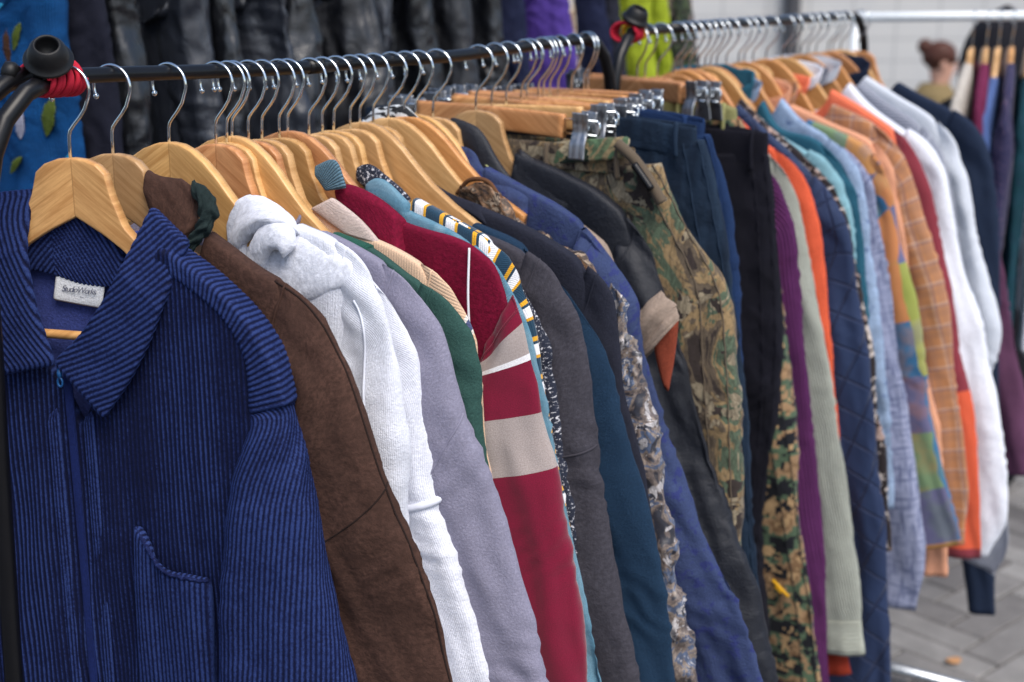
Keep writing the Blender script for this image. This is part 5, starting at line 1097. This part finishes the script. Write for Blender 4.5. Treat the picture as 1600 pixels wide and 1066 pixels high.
garment('white_shirt', 'white shirt with wide full sleeve and standing collar, behind the coral sweatshirt', 'shirt', 'white', M['white_cotton'], sw=(.15, .15), th=.015, sth=.026, seed=43, fold=.006, collar=dict(h=.030, u0=.075, lean=.008), hem=-.8, **S2)
garment('striped_shirt', 'fine grey striped shirt between two white shirts', 'shirt', 'greystripe', M['grey_stripe'], sw=(.15, .14), th=.014, sth=.018, seed=44, fold=.006, hem=-.9, collar=dict(h=.026, u0=.075), **S2)
garment('white_shirt', 'thinner off white knit shirt beside the navy blazer', 'shirt', 'white3', M['white_knit'], sw=(.13, .10), th=.014, sth=.020, seed=45, fold=.005, hem=-.8, collar=dict(h=.03, u0=.075), **S2)
garment('navy_blazer', 'dark navy blazer with upturned collar near the far end of the second rack', 'blazer', 'navyblack', M['navy_wool'], sw=(.14, .06), th=.016, sth=.022, seed=46, fold=.004, hem=-.72, collar=dict(h=.045, u0=.085, lean=.006), **S2)
garment('plum_shirt', 'dull plum shirt last on the second rack', 'shirt', 'plum', M['plum_cotton'], sw=(.14, .12), th=.014, sth=.022, seed=47, fold=.005, hem=-.8, **S2)

# ================================================================ HANGERS ON BOTH RAILS
CARRY = ['blue corduroy jacket', 'brown suede jacket', 'white hooded sweatshirt', 'plain white sweatshirt', 'lavender sweatshirt', None, 'green sweatshirt', 'cream striped top', 'burgundy velour jacket',
 'light denim jacket', 'striped knit', 'boucle cardigan', 'charcoal fleece jacket', 'petrol blue sweater', None, 'navy black blazer', 'ruched blouse', 'zebra scarf', 'mid blue patterned shirt', 'beige cap sleeve jacket',
 'black padded jacket', 'bark camouflage trousers', None, 'dark navy jeans', None, 'brighter blue jeans', None, None, None, None, None, None,
 'black corduroy trousers', 'pixel camouflage trousers', 'purple corduroy shirt', 'sage ribbed cardigan', 'orange ribbed sweater', 'navy quilted coat', 'black floral dress', 'pale cyan blouse', 'teal shirt', 'pale blue shirt', 'printed denim coat',
 'patchwork shirt', 'peach shirt', 'orange plaid shirt', 'coral and maroon sweatshirt', 'white full sleeved shirt', 'grey striped shirt', 'off white knit shirt', None, None, 'dark navy blazer', None, 'plum shirt', None]
KIND = 'AABAABAAABAAAABABBBA' + 'A' + 'C' * 11 + 'CC' + 'AABBABBABABABBABABBBBA'
KIND = KIND[:len(HANG)]
TINT = [0, 1, 2, 4, 5, 2, 4, 5, 2, 4, 1, 5, 5, 1, 5, 2, 5, 3, 2, 1, 1] + [4, 5, 4, 3, 4, 4, 5, 4, 3, 4, 4, 4, 4, 4, 3, 3, 4, 3, 2, 3, 2, 3, 2, 3, 2, 3, 2, 4, 3, 2, 3, 4, 3, 2, 4]
TNAME = ['beech', 'pale', 'honey', 'amber', 'rosy', 'light']
rng = random.Random(5)
for i, (b, t, yw) in enumerate(HANG):
    k = KIND[i]; c = CARRY[i]; ti_ = TINT[i % len(TINT)]
    if k == 'C':
        yy = [0, -3, 8, -4, 4, 10, 12, 14, 16, 18, 20, 22, 18][i - 21] if i - 21 < 13 else 0
        lab = 'wooden bar hanger with steel clips gripping the ' + c if c else 'empty wooden bar hanger with steel clips among the trouser hangers'
        h = make_hanger('clip', WOODS[ti_], t, yy, lab, group='bar hangers with clips' if not c else 'wooden hangers on the two rails')
        h.rotation_euler.y = R(rng.uniform(-2.5, 2.5)) if i != 21 else R(1.5)
    else:
        shp = 'notched' if k == 'A' else 'rounded'
        lab = '%s %s wooden hanger holding the %s' % (TNAME[ti_], shp, c) if c else ('empty %s wooden hanger squeezed between full ones on the %s rail' % (shp, 'front' if t < 1 else 'second'))
        h = make_hanger(k if t < 1 else dict(A='C', B='D')[k], WOODS[ti_], t, yw + (rng.uniform(-2.5, 2.5) if i > 1 else (-2, 0)[i]), lab, group='wooden hangers on the two rails' if c else 'empty wooden hangers', full=(i < 3))
        if i > 3: h.rotation_euler.y = R(rng.uniform(-2, 2)); 

# ================================================================ LEATHER RACK BEHIND
U3, Z3, T3a, T3b = -.80, 1.86, -.75, 2.6
r3 = empty('clothes_rack', W3(T3a, U3, 0)); tag(r3, 'tall black rack behind the front one, full of leather jackets', 'clothes rack'); o3 = np.array(W3(T3a, U3, 0))
tube('rail', np.array([W3(T3a, U3, Z3), W3(T3b, U3, Z3)]) - o3, .0125, BLACKTUBE, r3, n=4)
for t_ in (T3a + .02, T3b - .02):
    tube('end_tube', np.array([W3(t_, U3, Z3), W3(t_, U3, .035)]) - o3, .014, BLACKTUBE, r3, n=4)
    tube('foot_bar', np.array([W3(t_, U3 - .28, .03), W3(t_, U3 + .28, .03)]) - o3, .015, BLACKTUBE, r3, n=4)
GEN3 = [(.07, -.115), (.13, -.140), (.19, -.175), (.225, -.205), (.245, -.26), (.258, -.36), (.272, -.48), (.288, -.62), (.30, -.76)]
BACKROWS = [
 (.42, -6, 'blue_embroid', 'embroidered_jacket', 'bright blue jacket with beaded leaves, at the near end of the tall rear rack', 'jacket', .034, .004),
 (.50, -4, 'dark_denim', 'denim_shirt', 'blue black cotton jacket with stitched cuffs, right behind the beaded blue jacket', 'jacket', .030, .005),
 (.60, 3, 'black_leather', 'leather_jacket', 'plain black leather jacket, first leather one beside the dark cotton jacket', 'jacket', .034, .008),
 (.713, -5, 'grey_leather', 'leather_jacket', 'worn grey black leather jacket with a pale sheen on its sleeve', 'jacket', .036, .007),
 (.80, 4, 'black_leather', 'leather_jacket', 'deep black leather jacket with a narrow creased sleeve, third of the leather ones', 'jacket', .030, .009),
 (.885, -8, 'grey_leather', 'leather_jacket', 'grey leather jacket with a long pale fold, in the middle of the leather row', 'jacket', .030, .009),
 (.985, 3, 'black_leather', 'leather_jacket', 'black leather jacket hanging wide behind the front hooks', 'jacket', .034, .008),
 (1.11, -6, 'soft_leather', 'leather_jacket', 'soft black leather jacket with elbow wrinkles', 'jacket', .038, .012),
 (1.21, 5, 'grey_leather', 'leather_jacket', 'slate grey leather jacket with glossy sleeve highlight', 'jacket', .032, .008),
 (1.31, -4, 'black_leather', 'leather_jacket', 'black leather jacket between the slate grey and the soft dark one', 'jacket', .032, .008),
 (1.43, 4, 'soft_leather', 'leather_jacket', 'dull dark leather jacket with ribbed sleeve seams near the purple fleece', 'jacket', .034, .007),
 (1.54, -3, 'black_leather', 'leather_jacket', 'last black leather jacket, touching the purple fleece', 'jacket', .034, .007),
 (1.64, 2, 'navy_cloth', 'fleece_jacket', 'dark indigo jacket half hidden beside the purple fleece', 'jacket', .03, .005),
 (1.76, -8, 'purple_fleece', 'fleece_jacket', 'violet purple fleece jacket hanging on the tall rear rack', 'jacket', .040, .006),
 (1.885, 4, 'fur_print', 'print_blouse', 'cream and tan mottled print blouse beside the purple fleece', 'blouse', .034, .006),
 (1.965, -4, 'navy_cloth', 'navy_coat', 'plain navy coat between the mottled blouse and the black coat', 'coat', .030, .005),
 (2.06, 3, 'black_wool', 'black_coat', 'black wool coat behind the joint of the two racks', 'coat', .034, .005),
 (2.19, -6, 'lime', 'lime_cardigan', 'lime green knitted cardigan, brightest piece on the rear rack', 'cardigan', .034, .006),
 (2.31, 5, 'lime', 'lime_cardigan', 'second lime green cardigan, farther along beside the dark print blouse', 'cardigan', .034, .006),
 (2.395, -3, 'dark_print', 'print_blouse', 'dark green and cream print blouse next to the lime cardigan', 'blouse', .026, .005),
 (2.455, 2, 'floral', 'print_blouse', 'black and pale floral blouse, last on the rear rack', 'blouse', .026, .005),
]
BEADS = [((.150, -.385, -.056), 'bead_cyan', .045, .016, 1.3), ((.186, -.380, -.058), 'bead_brown', .036, .008, 1.5), ((.204, -.366, -.058), 'bead_green', .026, .007, 1.15),
 ((.245, -.475, -.050), 'bead_green', .036, .014, 1.25), ((.196, -.485, -.058), 'bead_white', .028, .011, 1.5), ((.215, -.322, -.052), 'bead_brown', .018, .004, -.1), ((.14, -.45, -.056), 'bead_cyan', .03, .012, .9),
 ((.170, -.330, -.056), 'bead_cyan', .020, .006, .4), ((.262, -.405, -.044), 'bead_white', .012, .004, 1.3), ((.226, -.415, -.057), 'bead_brown', .018, .0035, .3), ((.180, -.545, -.057), 'bead_green', .022, .006, .8),
 ((.235, -.560, -.054), 'bead_brown', .020, .004, -.6), ((.160, -.500, -.056), 'bead_white', .012, .005, .2), ((.268, -.54, -.046), 'bead_cyan', .018, .006, 1.4), ((.12, -.34, -.05), 'bead_green', .024, .007, 2.0)]
WR_A = (.78, 3.30, 1.492); WR_B = (1.95, 3.60, 1.492)
WROWS = [
 (.300, 'beige_cotton', 'beige_shirt', 'pale beige shirt, leftmost of the four hung on the white rail', 'shirt', .0, -.75),
 (.338, 'burgundy_cotton', 'burgundy_shirt', 'burgundy shirt on the white rail between beige and blue', 'shirt', .0, -.75),
 (.370, 'blue_cotton', 'blue_shirt', 'medium blue shirt hung lower on the white rail', 'shirt', .03, -.8),
 (.405, 'lattice', 'lattice_dress', 'navy dress with pinkish lattice print on the white rail', 'dress', .0, -.95),
 (.455, 'teal_dark', 'teal_dress', 'long dark teal dress hanging at the right edge', 'dress', .03, -1.1),
 (.540, 'white_cotton', 'white_shirt', 'white shirt hung on the white rail beyond the teal dress', 'shirt', .0, -.8),
]

"""rows filled in by BACKROWS: (t, yaw, mat, name, label, cat)"""
for i, (t_, yw_, mk, nm, lab, ct, sth_, fo) in enumerate(BACKROWS):
    p = P0 + DV * t_ + EV * U3; loc = (p[0], p[1], Z3 + .0125 + WR)
    o_ = [(u * (1 + .02 * math.sin(i * 2.1)), v) for u, v in GEN3]
    if 'shirt' in ct or 'dress' in ct or 'blouse' in ct: o_ = [(u * .95, v) for u, v in o_]
    garment(nm, lab, ct, None, M[mk], data=(0, yw_, o_), loc=loc, rot=-(A0 + R(yw_)), sw=(.17, .12), th=.03, sth=sth_, seed=60 + i, fold=fo, wr=.002, hem=-.78, res=.8, total=.62, p=2.2)
    make_hanger('A', WOODS[i % 6], 0, 0, 'wooden hanger under the ' + lab.split(' with ')[0].split(',')[0].split(' hanging')[0], loc=loc, rot=-(A0 + R(yw_)), full=False, group='wooden hangers on the leather rack')

# beadwork on the blue embroidered jacket
def bead(px, mat, L, wd, rot, nm='beaded_leaf'):
    s = np.linspace(-1, 1, 90); c, s_ = math.cos(rot), math.sin(rot); L, wd = L * .8, wd * .8; x = s * L; w_ = wd * (1 - np.abs(s) ** 2.2) * (1 + .10 * vn(s * 9, s * 0, int(L * 1e4))); cv = .12 * L * (1 - s * s)
    yy = px[2] + .0008 * vn(s * 3, s * 0, 3)
    A_ = np.stack([px[0] + x * c - (w_ + cv) * s_, yy, px[1] + x * s_ + (w_ + cv) * c], 1); B_ = np.stack([px[0] + x * c + (w_ - cv) * s_, yy, px[1] + x * s_ - (w_ - cv) * c], 1)
    V, UV = loft(A_, B_, .0020 * np.sqrt(1.001 - np.abs(s) ** 2), 40, 2.2, disp=lambda S, Pm, V: .0011 * np.abs(np.sin(S * 900 + np.abs(Pm - Pm.max(1, keepdims=True) * .25) * 700)) * np.abs(np.sin(Pm * 1300))); return gridmesh(nm, V, mat, None, UV)
BJ = next(o for o in C.objects if o.name.startswith('embroidered_jacket'))
for args in BEADS:
    b_ = bead(*args[:1], M[args[1]], *args[2:]); b_.parent = BJ

# ================================================================ WHITE RACK AT THE RIGHT
def whiterack():
    d = np.array([WR_B[0] - WR_A[0], WR_B[1] - WR_A[1], 0]); L = np.linalg.norm(d); d /= L
    root = empty('white_clothes_rack', WR_A[:2] + (0,)); tag(root, 'white tube clothes rack standing across behind the second rack', 'clothes rack'); o = np.array([WR_A[0], WR_A[1], 0])
    tube('rail', np.array([WR_A, WR_B]) - o, .0115, WHITETUBE, root, n=4)
    for q in (WR_A, WR_B):
        tube('end_tube', np.array([(q[0], q[1], q[2]), (q[0], q[1], .03)]) - o, .0115, WHITETUBE, root, n=4)
        n = np.array([-d[1], d[0], 0]); c = np.array([q[0], q[1], .03]); tube('foot_bar', np.array([c - n * .3, c + n * .3]) - o, .013, WHITETUBE, root, n=4)
    return d
WD = whiterack(); wrot = R(-105)      # garments hang across this rail
WO = [(.05, -.115), (.11, -.14), (.17, -.175), (.205, -.21), (.222, -.27), (.232, -.38), (.242, -.5), (.25, -.62), (.255, -.7)]
for i, (s_, mk, nm, lab, ct, drop, hem_) in enumerate(WROWS):
    p = np.array(WR_A) + WD * s_; loc = (p[0], p[1], p[2] + .0115 + WR); o_ = [(u, v - drop) for u, v in WO]
    rot = wrot + R((-3, 2, -2, 3, 1, -4, 2)[i % 7])
    garment(nm, lab, ct, None, M[mk], data=(0, 0, o_), loc=loc, rot=rot, sw=(.14, .11), th=.014, sth=.021, seed=90 + i, fold=.004, wr=.001, hem=hem_, res=.7, total=.6)
    make_hanger('A', WOODS[(1, 5, 1, 0, 5, 1, 0)[i % 7]], 0, 0, 'pale wooden hanger seen edge on holding the ' + ' '.join(lab.split()[:3]), loc=loc, rot=rot, full=False, group='wooden hangers on the white rail')

# ================================================================ PEOPLE FAR BEHIND
def skin_body(name, verts, edges, radii, mat, parent):
    me = bpy.data.meshes.new(name); me.from_pydata(verts, edges, []); o = bpy.data.objects.new(name, me); C.objects.link(o); o.parent = parent
    m = o.modifiers.new('s', 'SKIN'); me.skin_vertices.new() if not me.skin_vertices else None
    for v, r in zip(me.skin_vertices[0].data, radii): v.radius = (r, r) if not isinstance(r, tuple) else r
    me.skin_vertices[0].data[0].use_root = True
    s = o.modifiers.new('ss', 'SUBSURF'); s.levels = s.render_levels = 2; me.materials.append(mat)
    return o
SKIN = fabric('skin', (206, 160, 140), mott=.06, sheen=0, rough=.55)
def ell(name, c, r, mat, parent, seed=0, amp=.0, ns=24):
    a = np.linspace(-np.pi / 2, np.pi / 2, ns); b = np.linspace(0, 2 * np.pi, 32, endpoint=False)
    V = np.stack([np.cos(a)[:, None] * np.cos(b), np.cos(a)[:, None] * np.sin(b), np.sin(a)[:, None] * np.ones(32)], -1)
    k = 1 + amp * fbm(V[..., 0] * 3 + V[..., 2] * 2, V[..., 1] * 3, seed); V = V * np.array(r) * k[..., None] + np.array(c)
    return gridmesh(name, V, mat, parent)
def person(loc, rot, label, seated, top, hair, shirt, pants, s=1.0, hairlen=.0, arms=None, hood=False):
    root = empty('person', loc, rot); tag(root, label, 'person'); root.scale = (s, s, s)
    hz = .48 if seated else .92     # hip height;  faces -Y
    V = [(0, 0, hz), (0, .01, hz + .18), (0, .0, hz + .36), (0, -.01, hz + .48), (0, -.02, hz + .55), (0, -.03, hz + .62), (0, -.035, hz + .70), (0, -.03, hz + .765)]
    E = [(i, i + 1) for i in range(7)]; Rr = [(.165, .12), (.145, .105), (.15, .10), (.075, .06), (.05, .05), (.062, .07), (.076, .092), (.05, .06)]
    def chain(root_i, pts, rr):
        k = root_i
        for p, r in zip(pts, rr): V.append(p); Rr.append(r); E.append((k, len(V) - 1)); k = len(V) - 1
        return k
    for sx in (-1, 1):
        el, wr_ = (arms or ((.25, .0, hz + .20), (.22, -.14, hz + .02)))
        sgn = lambda p: (p[0] * sx, p[1], p[2])
        k = chain(3, [(.10 * sx, 0, hz + .49), (.175 * sx, .0, hz + .455), sgn(el), sgn(wr_)], [.062, .058, .042, .027])
        d = np.array(sgn(wr_)) - np.array(sgn(el)); d /= np.linalg.norm(d); side = np.array([0, 0, 1.]) if abs(d[2]) < .7 else np.array([0, 1., 0]); side = np.cross(d, np.cross(side, d))
        pc = np.array(sgn(wr_)) + d * .045; kp = chain(k, [tuple(pc)], [.026])
        for j, ln in enumerate((.062, .070, .066, .052)):
            off = side * (j - 1.5) * .017; a1 = pc + d * .03 + off; a2 = a1 + d * ln * .5; a3 = a1 + d * ln * .9 - np.cross(d, side) * .012 * sx
            chain(kp, [tuple(a1), tuple(a2), tuple(a3)], [.0095, .009, .0075])
        chain(k, [tuple(pc - d * .012 + side * .030), tuple(pc + d * .018 + side * .046)], [.011, .009])
        if seated: chain(0, [(.09 * sx, -.06, hz - .01), (.11 * sx, -.42, hz + .0), (.11 * sx, -.44, .09), (.11 * sx, -.47, .035), (.11 * sx, -.58, .03)], [.095, .065, .045, .042, .03])
        else: chain(0, [(.09 * sx, 0, hz - .06), (.10 * sx, -.01, .50), (.10 * sx, .01, .09), (.10 * sx, -.02, .035), (.10 * sx, -.13, .03)], [.095, .066, .045, .042, .03])
    b = skin_body('body', V, E, Rr, SKIN, root)
    hc = (0, -.032, hz + .70)
    # face details
    for sx in (-1, 1):
        ell('eye', (.032 * sx, -.118, hz + .705), (.014, .008, .009), NTwhite, root); ell('ear', (.080 * sx, -.03, hz + .695), (.010, .022, .032), SKIN, root)
    ell('nose', (0, -.132, hz + .68), (.013, .018, .020), SKIN, root); ell('mouth', (0, -.118, hz + .645), (.025, .008, .008), LIPS, root)
    ell('hair', (0, -.012, hz + .735), (.093, .105, .088), hair, root, 3, .06)
    if hairlen == 1: ell('hair_bun', (0, .075, hz + .79), (.042, .042, .042), hair, root, 5, .1)
    if hairlen == 2: ell('long_hair', (0, .055, hz + .60), (.105, .07, .22), hair, root, 5, .08)
    # top: sweep round the torso
    zz = np.linspace(hz - .06, hz + .575, 40); a = np.linspace(0, 2 * np.pi, 48, endpoint=False)
    rx = np.interp(zz, [hz - .06, hz + .15, hz + .40, hz + .51, hz + .575], [.20, .19, .225, .21, .085]); ry = np.interp(zz, [hz - .06, hz + .15, hz + .40, hz + .51, hz + .575], [.155, .145, .155, .125, .08])
    Vt = np.stack([rx[:, None] * np.cos(a), ry[:, None] * np.sin(a), zz[:, None] + 0 * a], -1); Vt *= (1 + .03 * fbm(Vt[..., 2] * 9, a[None] * 2 + 0 * Vt[..., 2], 5))[..., None] ** np.array([1, 1, 0])
    gridmesh('top', Vt, top, root)
    for sx in (-1, 1):
        el, wr_ = (arms or ((.25, .0, hz + .20), (.22, -.14, hz + .02)))
        tube('top_sleeve', [(.12 * sx, 0, hz + .475), (.185 * sx, 0, hz + .43), (el[0] * sx, el[1], el[2]), (wr_[0] * sx, wr_[1], wr_[2])], np.interp(np.linspace(0, 1, 30), [0, .3, 1], [.062, .066, .042]), top, root, 16, n=30)
        pth = [(.09 * sx, -.03, hz), (.11 * sx, -.42, hz + .0), (.11 * sx, -.44, .12)] if seated else [(.09 * sx, 0, hz), (.10 * sx, -.01, .5), (.10 * sx, .01, .07)]
        tube('trouser_leg', pth, np.interp(np.linspace(0, 1, 40), [0, .5, 1], [.115, .085, .065]), pants, root, 18, n=40)
        ell('shoe', (.10 * sx, -.06 if not seated else -.51, .045), (.045, .12, .045), RUBBER, root)
    if hood: ell('hood', (0, .03, hz + .62), (.15, .15, .22), top, root, 8, .05)
    return root
NTwhite = NT('eye_white', .3).out(lin((60, 50, 46))); LIPS = fabric('lips', (170, 100, 96), sheen=0)
HAIRB = fabric('brown_hair', (78, 48, 40), fine=300, mott=.3, wrinkle=.004, rough=.5); HAIRK = fabric('black_hair', (26, 25, 30), fine=300, mott=.3, wrinkle=.004, rough=.45)
OLV = fabric('olive_shirt', (124, 108, 76)); BLK = fabric('black_top', (28, 28, 34)); 
p1 = person((2.35, 8.0, 0), R(80), 'person with a brown hair bun seated by the tiled wall, seen from the side', True, OLV, HAIRB, OLV, BLK, s=.93, hairlen=1)
st = empty('stool', (2.35, 8.0, 0)); tag(st, 'low black stool under the seated person', 'stool')
o = lathe('seat', [(0, .385), (.16, .385), (.165, .395), (.16, .41), (0, .415)], BLK, st)
for a in range(4):
    c, s_ = math.cos(a * math.pi / 2 + .8), math.sin(a * math.pi / 2 + .8); tube('leg', [(.11 * c, .11 * s_, .386), (.15 * c, .15 * s_, 0)], .012, BLACKTUBE, st, n=4)
person((1.45, 4.25, 0), R(150), 'person in a black hooded top with dark hair, seen from behind beyond the white rail', False, BLK, HAIRK, BLK, BLK, s=.845, hairlen=2, hood=True)
